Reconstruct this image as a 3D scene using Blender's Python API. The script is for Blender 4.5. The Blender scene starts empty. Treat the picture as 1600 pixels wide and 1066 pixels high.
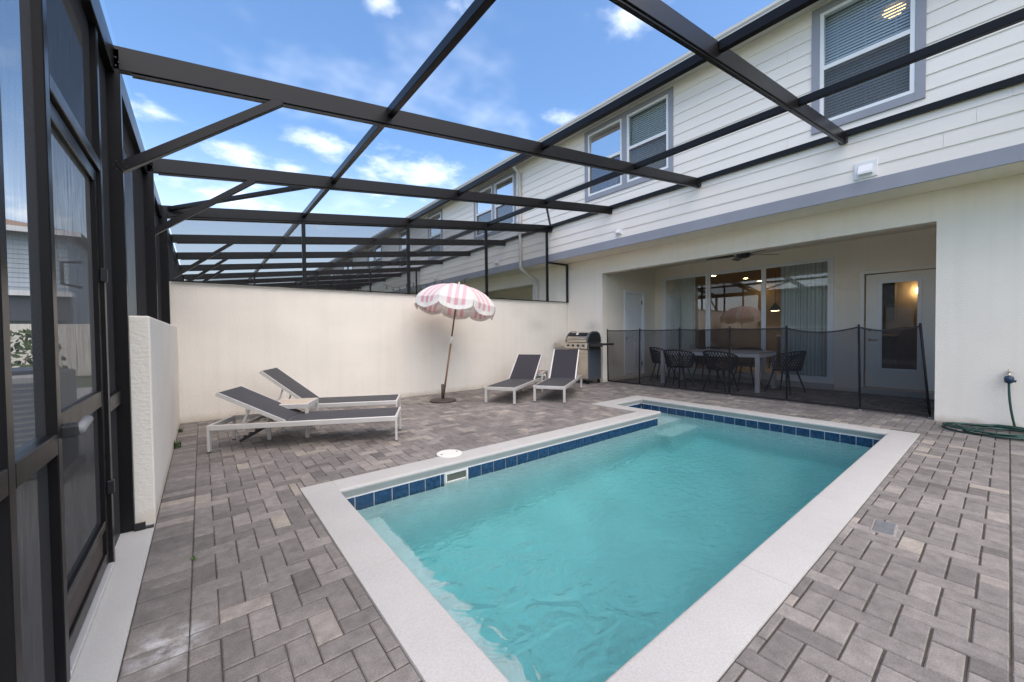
import bpy, bmesh, math, random
from mathutils import Vector, Matrix
random.seed(7)
D = bpy.data
S = bpy.context.scene
COL = S.collection
R = math.radians

# ------------------------------------------------------------------ camera
F_PX, YAW, PITCH, ROLL, CAM_H = 613.84, 0.668708, -0.0212208, -0.0115754, 1.2
fw = Vector((math.sin(YAW)*math.cos(PITCH), math.cos(YAW)*math.cos(PITCH), math.sin(PITCH)))
rt = Vector((math.cos(YAW), -math.sin(YAW), 0))
up = rt.cross(fw)
r2 = rt*math.cos(ROLL) + up*math.sin(ROLL)
u2 = up*math.cos(ROLL) - rt*math.sin(ROLL)
CP = Vector((0, 0, CAM_H))
cam = D.cameras.new('camera')
cam.sensor_fit = 'HORIZONTAL'
cam.sensor_width = 36
cam.lens = F_PX/1600*36
cam.clip_start = 0.02
cam.clip_end = 3000
co = D.objects.new('camera', cam)
co.matrix_world = Matrix(((r2.x, u2.x, -fw.x, CP.x), (r2.y, u2.y, -fw.y, CP.y), (r2.z, u2.z, -fw.z, CP.z), (0, 0, 0, 1)))
COL.objects.link(co)
S.camera = co

# ------------------------------------------------------------------ sky, sun, exposure
SUN_EL, SUN_AZ = 60.0, 187.0       # azimuth in degrees clockwise from +Y
W = D.worlds.new('World')
S.world = W
W.use_nodes = True
nt = W.node_tree
nt.nodes.clear()
def wn(t, **k):
    n = nt.nodes.new(t)
    for a, b in k.items():
        setattr(n, a, b)
    return n
out = wn('ShaderNodeOutputWorld')
bg = wn('ShaderNodeBackground')
SKY_STRENGTH = 0.12
bg.inputs[1].default_value = SKY_STRENGTH
nt.links.new(bg.outputs[0], out.inputs[0])
sky = wn('ShaderNodeTexSky', sky_type='NISHITA')
sky.sun_disc = False
sky.sun_elevation = R(SUN_EL)
sky.sun_rotation = R(SUN_AZ)
sky.air_density = 1.0
sky.dust_density = 1.6
sky.ozone_density = 2.0
# clouds: small cumulus drawn on the sky dome by direction
tc = wn('ShaderNodeTexCoord')
sep = wn('ShaderNodeSeparateXYZ')
nt.links.new(tc.outputs['Generated'], sep.inputs[0])
def wm(op, a, b=None, c=None, clamp=False):
    n = wn('ShaderNodeMath', operation=op)
    n.use_clamp = clamp
    for i, v in enumerate((a, b, c)):
        if v is None:
            continue
        if isinstance(v, (int, float)):
            n.inputs[i].default_value = v
        else:
            nt.links.new(v, n.inputs[i])
    return n.outputs[0]
zc = wm('ADD', wm('MAXIMUM', sep.outputs[2], 0.0), 0.12)
px = wm('DIVIDE', sep.outputs[0], zc)
py = wm('DIVIDE', sep.outputs[1], zc)
cv = wn('ShaderNodeCombineXYZ')
nt.links.new(px, cv.inputs[0]); nt.links.new(py, cv.inputs[1])
def wnoise(scale, detail, rough, off):
    mp = wn('ShaderNodeMapping'); mp.inputs['Location'].default_value = off
    nt.links.new(cv.outputs[0], mp.inputs[0])
    n = wn('ShaderNodeTexNoise'); n.inputs['Scale'].default_value = scale
    n.inputs['Detail'].default_value = detail; n.inputs['Roughness'].default_value = rough
    nt.links.new(mp.outputs[0], n.inputs['Vector'])
    return n.outputs['Fac']
fine = wnoise(5.0, 6, 0.6, (1.3, 4.2, 2.0))
wisp = wnoise(1.6, 4, 0.6, (5.3, 2.1, 0))
def pix_dir(u, v):
    return (fw + r2*((u-800)/F_PX) + u2*((533-v)/F_PX)).normalized()
# small cumulus: the ones over the yard, then more of the same size all round the sky
puffs = []
for u, v, hw in ((240, 176, 30), (372, 242, 52), (452, 262, 36), (505, 223, 40), (585, 278, 60), (672, 274, 66), (598, 2, 26), (718, 12, 44), (985, 18, 46), (880, 184, 26), (350, 300, 60), (40, 330, 40)):
    d = pix_dir(u, v)
    k_ = 1.0/math.sqrt(1+((u-800)/F_PX)**2+((533-v)/F_PX)**2)
    puffs.append((d, hw/F_PX*k_*1.5))
rc = random.Random(11)
while len(puffs) < 18:
    az, el = rc.uniform(0, 6.283), rc.uniform(0.15, 1.1)
    d = Vector((math.cos(az)*math.cos(el), math.sin(az)*math.cos(el), math.sin(el)))
    if d.dot(fw) > 0.45: continue
    puffs.append((d, rc.uniform(0.05, 0.12)))
acc = None
for d, r_ in puffs:
    sb_ = wn('ShaderNodeVectorMath', operation='SUBTRACT'); nt.links.new(tc.outputs['Generated'], sb_.inputs[0]); sb_.inputs[1].default_value = d
    mu = wn('ShaderNodeVectorMath', operation='MULTIPLY'); nt.links.new(sb_.outputs[0], mu.inputs[0]); mu.inputs[1].default_value = (1/r_, 1/r_, 2.6/r_)
    ln = wn('ShaderNodeVectorMath', operation='LENGTH'); nt.links.new(mu.outputs[0], ln.inputs[0])
    m_ = wm('SUBTRACT', 1.0, ln.outputs['Value'])
    acc = m_ if acc is None else wm('MAXIMUM', acc, m_)
acc = wm('MAXIMUM', acc, -1.0)
val = wm('ADD', wm('MULTIPLY', acc, 0.5), wm('MULTIPLY', wm('SUBTRACT', fine, 0.5), 1.8))
mask = wn('ShaderNodeMapRange'); mask.interpolation_type = 'SMOOTHSTEP'
mask.inputs['From Min'].default_value = 0.02
mask.inputs['From Max'].default_value = 0.85
nt.links.new(val, mask.inputs['Value'])
thin = wn('ShaderNodeMapRange'); thin.interpolation_type = 'SMOOTHSTEP'
thin.inputs['From Min'].default_value = 0.52; thin.inputs['From Max'].default_value = 0.80; thin.inputs['To Max'].default_value = 0.28
nt.links.new(wisp, thin.inputs['Value'])
gate_ = wn('ShaderNodeMapRange'); gate_.inputs['From Min'].default_value = -0.9; gate_.inputs['From Max'].default_value = -0.2
nt.links.new(acc, gate_.inputs['Value'])
cm = wm('MAXIMUM', wm('MULTIPLY', wm('MULTIPLY', mask.outputs[0], gate_.outputs[0]), 0.75), thin.outputs[0])
mixc = wn('ShaderNodeMix', data_type='RGBA')
nt.links.new(cm, mixc.inputs['Factor'])
hs = wn('ShaderNodeHueSaturation'); hs.inputs['Saturation'].default_value = 1.16; hs.inputs['Value'].default_value = 1.0
nt.links.new(sky.outputs[0], hs.inputs['Color'])
hm = wn('ShaderNodeMapRange'); hm.interpolation_type = 'SMOOTHSTEP'
hm.inputs['From Min'].default_value = 0.42; hm.inputs['From Max'].default_value = 0.02; hm.inputs['To Max'].default_value = 0.62
nt.links.new(sep.outputs[2], hm.inputs['Value'])
hx_ = wn('ShaderNodeMix', data_type='RGBA'); nt.links.new(hm.outputs[0], hx_.inputs['Factor']); nt.links.new(hs.outputs[0], hx_.inputs['A']); hx_.inputs['B'].default_value = (5.6, 6.1, 6.8, 1)
nt.links.new(hx_.outputs['Result'], mixc.inputs['A'])
mixc.inputs['B'].default_value = (6.6, 6.8, 7.1, 1)
nt.links.new(mixc.outputs['Result'], bg.inputs[0])

sl = D.lights.new('sun', 'SUN')
sl.energy = 1.5
sl.angle = R(88)
sl.color = (1.0, 0.87, 0.72)
so = D.objects.new('sun', sl)
sd = Vector((math.sin(R(SUN_AZ))*math.cos(R(SUN_EL)), math.cos(R(SUN_AZ))*math.cos(R(SUN_EL)), math.sin(R(SUN_EL))))
so.rotation_euler = (-sd).to_track_quat('-Z', 'Y').to_euler()
so.location = (0, 0, 30)
COL.objects.link(so)

S.view_settings.view_transform = 'Standard'
S.view_settings.look = 'None'
S.view_settings.exposure = 1.40
S.view_settings.gamma = 1.0
S.view_settings.use_curve_mapping = False
S.cycles.use_denoising = True
S.cycles.max_bounces = 10
S.cycles.diffuse_bounces = 5
S.cycles.glossy_bounces = 4
S.cycles.transmission_bounces = 6
S.cycles.transparent_max_bounces = 40
S.cycles.sample_clamp_indirect = 6
S.cycles.caustics_refractive = True
S.cycles.caustics_reflective = False

# ------------------------------------------------------------------ helpers
def project(p):
    q = Vector(p) - CP
    w = q.dot(fw)
    if w < 0.05:
        return None
    return 800 + F_PX*q.dot(r2)/w, 533 - F_PX*q.dot(u2)/w

class MB:
    def __init__(s):
        s.v = []; s.f = []; s.uv = {}
    def quad(s, a, b, c, d):
        i = len(s.v); s.v += [tuple(a), tuple(b), tuple(c), tuple(d)]; s.f.append((i, i+1, i+2, i+3)); return s
    def box(s, x0, x1, y0, y1, z0, z1):
        i = len(s.v)
        s.v += [(x0, y0, z0), (x1, y0, z0), (x1, y1, z0), (x0, y1, z0), (x0, y0, z1), (x1, y0, z1), (x1, y1, z1), (x0, y1, z1)]
        s.f += [(i, i+3, i+2, i+1), (i+4, i+5, i+6, i+7), (i, i+1, i+5, i+4), (i+1, i+2, i+6, i+5), (i+2, i+3, i+7, i+6), (i+3, i, i+4, i+7)]
        return s
    def bar(s, a, b, w, h, upv=(0, 0, 1)):
        a = Vector(a); b = Vector(b); d = (b-a).normalized(); u = Vector(upv)
        sx = d.cross(u)
        if sx.length < 1e-5:
            sx = d.cross(Vector((1, 0, 0)))
        sx.normalize(); u = sx.cross(d)
        i = len(s.v)
        for p in (a, b):
            for q, r in ((-1, -1), (1, -1), (1, 1), (-1, 1)):
                s.v.append(tuple(p + sx*(q*w/2) + u*(r*h/2)))
        s.f += [(i, i+1, i+2, i+3), (i+7, i+6, i+5, i+4), (i, i+4, i+5, i+1), (i+1, i+5, i+6, i+2), (i+2, i+6, i+7, i+3), (i+3, i+7, i+4, i)]
        return s
    def tube(s, pts, r, n=8, cap=True):
        pts = [Vector(p) for p in pts]
        rr = r if isinstance(r, (list, tuple)) else [r]*len(pts)
        base = len(s.v)
        pu = None
        for k, p in enumerate(pts):
            d = (pts[min(k+1, len(pts)-1)] - pts[max(k-1, 0)]).normalized()
            if pu is None:
                pu = d.orthogonal().normalized()
            pu = (pu - d*pu.dot(d))
            if pu.length < 1e-5:
                pu = d.orthogonal()
            pu.normalize()
            w = d.cross(pu)
            for j in range(n):
                a = 2*math.pi*j/n
                s.v.append(tuple(p + (pu*math.cos(a) + w*math.sin(a))*rr[k]))
        for k in range(len(pts)-1):
            for j in range(n):
                a = base+k*n+j; b = base+k*n+(j+1) % n
                s.f.append((a, b, b+n, a+n))
        if cap:
            s.f.append(tuple(base+j for j in reversed(range(n))))
            s.f.append(tuple(base+(len(pts)-1)*n+j for j in range(n)))
        return s
    def lathe(s, prof, c=(0, 0, 0), n=24):
        base = len(s.v); c = Vector(c)
        for r, z in prof:
            for j in range(n):
                a = 2*math.pi*j/n
                s.v.append((c.x+r*math.cos(a), c.y+r*math.sin(a), c.z+z))
        for k in range(len(prof)-1):
            for j in range(n):
                a = base+k*n+j; b = base+k*n+(j+1) % n
                s.f.append((a, b, b+n, a+n))
        s.f.append(tuple(base+j for j in reversed(range(n))))
        s.f.append(tuple(base+(len(prof)-1)*n+j for j in range(n)))
        return s
    def prism(s, prof, axis, a0, a1):
        """profile of 2D points extruded along axis ('x','y')"""
        i = len(s.v); n = len(prof)
        for t in (a0, a1):
            for p, q in prof:
                s.v.append((t, p, q) if axis == 'x' else (p, t, q))
        s.f.append(tuple(i+k for k in range(n)))
        s.f.append(tuple(i+n+k for k in reversed(range(n))))
        for k in range(n):
            a = i+k; b = i+(k+1) % n
            s.f.append((b, a, a+n, b+n))
        return s
    def mesh(s, name, bevel=0.0, smooth=False, seg=1):
        me = D.meshes.new(name)
        me.from_pydata(s.v, [], s.f)
        bm = bmesh.new(); bm.from_mesh(me)
        bmesh.ops.recalc_face_normals(bm, faces=bm.faces)
        if bevel:
            bmesh.ops.bevel(bm, geom=list(bm.edges), offset=bevel, segments=seg, affect='EDGES', profile=0.5, clamp_overlap=True)
        if smooth:
            for f in bm.faces:
                f.smooth = True
        bm.to_mesh(me); bm.free()
        return me

def put(name, data, mat=None, parent=None, loc=None, rz=None):
    o = D.objects.new(name, data)
    COL.objects.link(o)
    if mat is not None and data is not None and len(data.materials) == 0:
        data.materials.append(mat)
    if parent:
        o.parent = parent
    if loc is not None:
        o.location = loc
    if rz is not None:
        o.rotation_euler = (0, 0, rz)
    return o
def build(mb, name, mat, parent=None, bevel=0.0, smooth=False, seg=1, loc=None, rz=None):
    return put(name, mb.mesh(name, bevel, smooth, seg), mat, parent, loc, rz)
def thing(name, label, cat, loc=(0, 0, 0), rz=0.0, group=None):
    o = put(name, None, None, None, loc, rz)
    o.empty_display_size = 0.2
    return tag(o, label, cat, group)
def tag(o, label=None, cat=None, group=None, kind=None):
    if label: o['label'] = label
    if cat: o['category'] = cat
    if group: o['group'] = group
    if kind: o['kind'] = kind
    return o
def copy_tree(o, parent=None):
    c = o.copy(); COL.objects.link(c); c.parent = parent
    for ch in o.children:
        copy_tree(ch, c)
    return c
def box(*a): return MB().box(*a)
def rect_minus(rects, hole):
    """2D rectangles (a0,a1,b0,b1) minus one hole"""
    res = []
    h0, h1, k0, k1 = hole
    for a0, a1, b0, b1 in rects:
        if h1 <= a0 or h0 >= a1 or k1 <= b0 or k0 >= b1:
            res.append((a0, a1, b0, b1)); continue
        if h0 > a0: res.append((a0, h0, b0, b1))
        if h1 < a1: res.append((h1, a1, b0, b1))
        m0, m1 = max(a0, h0), min(a1, h1)
        if k0 > b0: res.append((m0, m1, b0, k0))
        if k1 < b1: res.append((m0, m1, k1, b1))
    return res

# ------------------------------------------------------------------ materials
def new_mat(name):
    m = D.materials.new(name); m.use_nodes = True
    return m, m.node_tree, m.node_tree.nodes['Principled BSDF']
def add(nt, t, **k):
    n = nt.nodes.new(t)
    for a, b in k.items(): setattr(n, a, b)
    return n
def lin(c): return (c[0], c[1], c[2], 1)
def mat(name, col, rough=0.6, metal=0.0, var=0.0, vscale=3.0, bump=0.0, bscale=60.0, bdist=0.01, bdetail=4, spec=0.5, var2=0.0, v2scale=40.0, stretch=None, coord='Position', bump2=None, rvar=0.0):
    m, nt, p = new_mat(name)
    p.inputs['Base Color'].default_value = lin(col)
    p.inputs['Roughness'].default_value = rough
    p.inputs['Metallic'].default_value = metal
    p.inputs['Specular IOR Level'].default_value = spec
    if coord == 'Position':
        src = add(nt, 'ShaderNodeNewGeometry').outputs['Position']
    else:
        src = add(nt, 'ShaderNodeTexCoord').outputs['Object']
    if stretch:
        mp = add(nt, 'ShaderNodeMapping'); mp.inputs['Scale'].default_value = stretch
        nt.links.new(src, mp.inputs[0]); src = mp.outputs[0]
    def noise(sc, det, ro=0.55):
        n = add(nt, 'ShaderNodeTexNoise'); n.inputs['Scale'].default_value = sc
        n.inputs['Detail'].default_value = det; n.inputs['Roughness'].default_value = ro
        nt.links.new(src, n.inputs['Vector']); return n.outputs['Fac']
    col_out = None
    for amt, sc, det in ((var, vscale, 5), (var2, v2scale, 3)):
        if amt:
            n = noise(sc, det)
            mr = add(nt, 'ShaderNodeMapRange')
            mr.inputs['From Min'].default_value = 0.3; mr.inputs['From Max'].default_value = 0.7
            mr.inputs['To Min'].default_value = 1-amt; mr.inputs['To Max'].default_value = 1+amt
            nt.links.new(n, mr.inputs['Value'])
            mx = add(nt, 'ShaderNodeMix', data_type='RGBA', blend_type='MULTIPLY')
            mx.inputs['Factor'].default_value = 1
            if col_out is None: mx.inputs['A'].default_value = lin(col)
            else: nt.links.new(col_out, mx.inputs['A'])
            nt.links.new(mr.outputs[0], mx.inputs['B'])
            col_out = mx.outputs['Result']
    if col_out is not None:
        nt.links.new(col_out, p.inputs['Base Color'])
    if rvar:
        n = noise(vscale*2, 4)
        mr = add(nt, 'ShaderNodeMapRange'); mr.inputs['To Min'].default_value = rough-rvar; mr.inputs['To Max'].default_value = rough+rvar
        nt.links.new(n, mr.inputs['Value']); nt.links.new(mr.outputs[0], p.inputs['Roughness'])
    if bump:
        b = add(nt, 'ShaderNodeBump'); b.inputs['Strength'].default_value = bump; b.inputs['Distance'].default_value = bdist
        nt.links.new(noise(bscale, bdetail), b.inputs['Height'])
        nt.links.new(b.outputs[0], p.inputs['Normal'])
    return m
def emit(name, col, s):
    m, nt, p = new_mat(name)
    p.inputs['Base Color'].default_value = lin(col)
    p.inputs['Emission Color'].default_value = lin(col)
    p.inputs['Emission Strength'].default_value = s
    return m
def screen_mat(name, alpha, col=(0.10, 0.10, 0.105), streak=0.0):
    m, nt, p = new_mat(name)
    nt.nodes.remove(p)
    o = nt.nodes['Material Output']
    t = add(nt, 'ShaderNodeBsdfTransparent'); d = add(nt, 'ShaderNodeBsdfDiffuse'); d.inputs[0].default_value = lin(col)
    mx = add(nt, 'ShaderNodeMixShader'); mx.inputs[0].default_value = alpha
    if streak:
        g = add(nt, 'ShaderNodeNewGeometry'); mp = add(nt, 'ShaderNodeMapping'); mp.inputs['Scale'].default_value = (30, 140, 7)
        n = add(nt, 'ShaderNodeTexNoise'); n.inputs['Scale'].default_value = 1.0; n.inputs['Detail'].default_value = 4
        mr = add(nt, 'ShaderNodeMapRange'); mr.inputs['From Min'].default_value = 0.3; mr.inputs['From Max'].default_value = 0.7
        mr.inputs['To Min'].default_value = alpha-streak; mr.inputs['To Max'].default_value = min(1, alpha+streak)
        nt.links.new(g.outputs['Position'], mp.inputs[0]); nt.links.new(mp.outputs[0], n.inputs['Vector']); nt.links.new(n.outputs['Fac'], mr.inputs['Value'])
        nt.links.new(mr.outputs[0], mx.inputs[0])
    nt.links.new(t.outputs[0], mx.inputs[1]); nt.links.new(d.outputs[0], mx.inputs[2]); nt.links.new(mx.outputs[0], o.inputs[0])
    return m
def glass_mat(name, ior=1.5, tint=(0.9, 0.95, 0.94), rough=0.0):
    m, nt, p = new_mat(name)
    nt.nodes.remove(p)
    o = nt.nodes['Material Output']
    t = add(nt, 'ShaderNodeBsdfTransparent'); t.inputs[0].default_value = lin(tint)
    g = add(nt, 'ShaderNodeBsdfGlossy'); g.inputs['Roughness'].default_value = rough
    fr = add(nt, 'ShaderNodeFresnel'); fr.inputs['IOR'].default_value = ior
    mx = add(nt, 'ShaderNodeMixShader')
    nt.links.new(fr.outputs[0], mx.inputs[0]); nt.links.new(t.outputs[0], mx.inputs[1]); nt.links.new(g.outputs[0], mx.inputs[2])
    nt.links.new(mx.outputs[0], o.inputs[0])
    return m

M = {}
M['stucco'] = mat('stucco', (0.82, 0.765, 0.675), 0.9, var=0.035, vscale=1.3, bump=0.45, bscale=38, bdist=0.012, bdetail=6, spec=0.2, stretch=(1, 1, 1.6))
M['facade'] = mat('facade_stucco', (0.87, 0.79, 0.675), 0.9, var=0.03, vscale=1.1, bump=0.45, bscale=60, bdist=0.01, bdetail=5, spec=0.2)
M['siding'] = mat('siding_paint', (0.88, 0.815, 0.74), 0.55, var=0.03, vscale=1.5, bump=0.12, bscale=20, bdist=0.004, spec=0.35, stretch=(1, 0.15, 3))
def stain(m, spots, base=0.0):
    """soot and splash marks with their own outline, mixed over the wall colour"""
    nt = m.node_tree; p = nt.nodes['Principled BSDF']
    g = add(nt, 'ShaderNodeNewGeometry')
    n = add(nt, 'ShaderNodeTexNoise'); n.inputs['Scale'].default_value = 6; n.inputs['Detail'].default_value = 6; n.inputs['Roughness'].default_value = .65
    nt.links.new(g.outputs['Position'], n.inputs['Vector'])
    src = p.inputs['Base Color'].links[0].from_socket
    for c, r, amt, col in spots:
        sb = add(nt, 'ShaderNodeVectorMath', operation='SUBTRACT'); nt.links.new(g.outputs['Position'], sb.inputs[0]); sb.inputs[1].default_value = c
        mu = add(nt, 'ShaderNodeVectorMath', operation='DIVIDE'); nt.links.new(sb.outputs[0], mu.inputs[0]); mu.inputs[1].default_value = r
        ln = add(nt, 'ShaderNodeVectorMath', operation='LENGTH'); nt.links.new(mu.outputs[0], ln.inputs[0])
        ad = add(nt, 'ShaderNodeMath', operation='ADD'); nt.links.new(ln.outputs['Value'], ad.inputs[0]); nt.links.new(n.outputs['Fac'], ad.inputs[1])
        mr = add(nt, 'ShaderNodeMapRange'); mr.interpolation_type = 'SMOOTHSTEP'
        mr.inputs[1].default_value = 1.5; mr.inputs[2].default_value = .45; mr.inputs[3].default_value = 0; mr.inputs[4].default_value = amt
        nt.links.new(ad.outputs[0], mr.inputs[0])
        mx = add(nt, 'ShaderNodeMix', data_type='RGBA'); nt.links.new(mr.outputs[0], mx.inputs['Factor']); nt.links.new(src, mx.inputs['A']); mx.inputs['B'].default_value = lin(col)
        src = mx.outputs['Result']
    # rain streaks
    mp = add(nt, 'ShaderNodeMapping'); mp.inputs['Scale'].default_value = (9, 9, .35); nt.links.new(g.outputs['Position'], mp.inputs[0])
    n2 = add(nt, 'ShaderNodeTexNoise'); n2.inputs['Scale'].default_value = 1; n2.inputs['Detail'].default_value = 5; nt.links.new(mp.outputs[0], n2.inputs['Vector'])
    mr = add(nt, 'ShaderNodeMapRange'); mr.inputs[1].default_value = .5; mr.inputs[2].default_value = .85; mr.inputs[3].default_value = 0; mr.inputs[4].default_value = .14
    nt.links.new(n2.outputs['Fac'], mr.inputs[0])
    mx = add(nt, 'ShaderNodeMix', data_type='RGBA'); nt.links.new(mr.outputs[0], mx.inputs['Factor']); nt.links.new(src, mx.inputs['A']); mx.inputs['B'].default_value = (.50, .455, .40, 1)
    src = mx.outputs['Result']
    # splashed dirt low on the wall
    sx = add(nt, 'ShaderNodeSeparateXYZ'); nt.links.new(g.outputs['Position'], sx.inputs[0])
    n3 = add(nt, 'ShaderNodeMath', operation='MULTIPLY'); nt.links.new(n.outputs['Fac'], n3.inputs[0]); n3.inputs[1].default_value = .16
    ad = add(nt, 'ShaderNodeMath', operation='SUBTRACT'); nt.links.new(sx.outputs[2], ad.inputs[0]); nt.links.new(n3.outputs[0], ad.inputs[1])
    mr = add(nt, 'ShaderNodeMapRange'); mr.inputs[1].default_value = .02; mr.inputs[2].default_value = -.09; mr.inputs[3].default_value = 0; mr.inputs[4].default_value = .55
    nt.links.new(ad.outputs[0], mr.inputs[0])
    mx = add(nt, 'ShaderNodeMix', data_type='RGBA'); nt.links.new(mr.outputs[0], mx.inputs['Factor']); nt.links.new(src, mx.inputs['A']); mx.inputs['B'].default_value = (.42, .33, .23, 1)
    nt.links.new(mx.outputs['Result'], p.inputs['Base Color'])
stain(M['stucco'], [((6.35, 7.08, 1.36), (.55, .4, .22), .22, (.38, .36, .34)), ((5.85, 7.08, 1.62), (.5, .4, .2), .12, (.45, .43, .40))])
stain(M['facade'], [((7.43, 6.25, 1.32), (.4, .30, .22), .35, (.33, .29, .25))])
M['trim'] = mat('trim_paint', (0.30, 0.305, 0.345), 0.55, var=0.05, vscale=2.0)
M['white'] = mat('white_vinyl', (0.82, 0.82, 0.82), 0.4, var=0.02)
M['doorpaint'] = mat('door_paint', (0.84, 0.81, 0.73), 0.5, var=0.02)
M['gutter'] = mat('gutter_metal', (0.62, 0.59, 0.55), 0.45, var=0.05, vscale=1.2)
M['roof'] = mat('roof_shingle', (0.16, 0.15, 0.145), 0.9, var=0.25, vscale=9, bump=0.4, bscale=30)
M['bronze'] = mat('bronze_aluminium', (0.0092, 0.0084, 0.0088), 0.32, metal=0.0, var=0.10, vscale=4, spec=0.5, bump=0.05, bscale=14, bdist=0.003, rvar=0.08)
M['bronze'].node_tree.nodes['Principled BSDF'].inputs['Specular IOR Level'].default_value = 0.22
M['concrete'] = mat('concrete', (0.48, 0.47, 0.44), 0.85, var=0.06, vscale=3, var2=0.08, v2scale=160, bump=0.25, bscale=180, bdist=0.004)
M['coping'] = mat('cast_coping', (0.435, 0.418, 0.395), 0.75, var=0.05, vscale=2.5, var2=0.10, v2scale=130, bump=0.35, bscale=160, bdist=0.004)
M['sand'] = mat('joint_sand', (0.060, 0.052, 0.042), 0.95, var=0.3, vscale=25)
M['earth'] = mat('ground_grass', (0.10, 0.13, 0.06), 0.95, var=0.35, vscale=1.5)
M['plaster'] = mat('pool_plaster', (0.62, 0.75, 0.74), 0.7, var=0.10, vscale=2.2, var2=0.08, v2scale=14)
M['grout'] = mat('grout', (0.70, 0.70, 0.68), 0.8, var=0.05)
M['silver'] = mat('brushed_aluminium', (0.62, 0.60, 0.57), 0.42, metal=0.35, var=0.05, vscale=6, bump=0.05, bscale=90, bdist=0.002)
M['sling'] = mat('sling_mesh', (0.055, 0.054, 0.058), 0.75, var=0.10, vscale=5, var2=0.12, v2scale=420, bump=0.4, bscale=500, bdist=0.002, coord='Object')
M['slingthin'] = screen_mat('sling_mesh_thin', 0.86, (0.055, 0.052, 0.062))
M['wood'] = mat('teak', (0.36, 0.25, 0.16), 0.6, var=0.2, vscale=4, stretch=(1, 12, 12), coord='Object')
M['plasticwood'] = mat('tan_slat', (0.50, 0.42, 0.33), 0.6, var=0.12, vscale=5, stretch=(1, 10, 10), coord='Object')
M['pole'] = mat('varnished_pole', (0.21, 0.115, 0.055), 0.4, var=0.2, vscale=10)
M['iron'] = mat('brown_iron', (0.060, 0.042, 0.036), 0.55, var=0.15, vscale=12, bump=0.2, bscale=90)
M['steel'] = mat('stainless_steel', (0.60, 0.54, 0.46), 0.30, metal=0.85, var=0.10, vscale=3, bump=0.05, bscale=40, bdist=0.002)
M['blacksteel'] = mat('black_enamel', (0.030, 0.031, 0.034), 0.35, var=0.1)
M['darkgrey'] = mat('slate_panel', (0.075, 0.085, 0.10), 0.5, var=0.1)
M['chair'] = mat('black_resin', (0.013, 0.013, 0.015), 0.5, var=0.1)
M['tablewhite'] = mat('table_paint', (0.62, 0.62, 0.64), 0.45, var=0.03)
M['tabletop'] = mat('grey_wood_top', (0.33, 0.31, 0.295), 0.6, var=0.2, vscale=5, stretch=(12, 1, 12), coord='Object')
M['hose'] = mat('hose_rubber', (0.012, 0.052, 0.038), 0.45, var=0.15, vscale=14)
M['timer'] = mat('timer_plastic', (0.02, 0.045, 0.085), 0.35)
M['brass'] = mat('tap_brass', (0.72, 0.66, 0.55), 0.35, metal=0.8)
M['cloth'] = mat('white_curtain', (0.74, 0.74, 0.72), 0.9, var=0.03, vscale=6)
M['warmwall'] = mat('interior_wall', (0.34, 0.27, 0.20), 0.8, var=0.03)
M['darkcab'] = mat('dark_cabinet', (0.05, 0.042, 0.04), 0.5, var=0.1)
M['intfloor'] = mat('interior_floor', (0.28, 0.24, 0.20), 0.5, var=0.1)
M['lamp'] = emit('lamp_glow', (1.0, 0.66, 0.30), 26)
M['lamp2'] = emit('ceiling_lamp_glow', (1.0, 0.55, 0.2), 2.2)
M['blind'] = mat('blind_slat', (0.50, 0.55, 0.62), 0.6)
M['blindpale'] = mat('pale_blind_slat', (0.84, 0.84, 0.82), 0.6)
M['darkroom'] = mat('dark_room', (0.10, 0.13, 0.17), 0.9)
M['glass'] = glass_mat('window_glass', 1.52)
M['glass2'] = glass_mat('slider_glass', 2.0, (0.80, 0.86, 0.84))
M['scr_roof'] = screen_mat('roof_screen', 0.07)
M['scr_gable'] = screen_mat('gable_screen', 0.14)
M['scr_side'] = screen_mat('side_screen', 0.93, (0.055, 0.053, 0.054), 0.03)
M['scr_gate'] = screen_mat('gate_screen', 0.84, (0.13, 0.122, 0.118), 0.09)
M['scr_open'] = screen_mat('open_screen', 0.58, (0.09, 0.09, 0.095), 0.05)
M['scr_next'] = screen_mat('next_screen', 0.55, (0.05, 0.048, 0.048))
M['scr_win'] = screen_mat('insect_screen', 0.50, (0.09, 0.09, 0.10))
M['fence'] = screen_mat('fence_mesh', 0.54, (0.025, 0.025, 0.028))
M['black'] = mat('black_powder_coat', (0.012, 0.012, 0.014), 0.45)
M['fan'] = mat('fan_blade', (0.055, 0.04, 0.03), 0.45, var=0.15, vscale=8)
M['leaf'] = mat('leaf', (0.06, 0.10, 0.028), 0.6, var=0.25, vscale=30)
M['bluegrey'] = mat('neighbour_siding', (0.42, 0.48, 0.52), 0.6, var=0.05)
M['acwhite'] = mat('ac_casing', (0.24, 0.24, 0.235), 0.5, var=0.05)
M['plasticwhite'] = mat('white_plastic', (0.72, 0.71, 0.66), 0.4, var=0.02)

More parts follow.
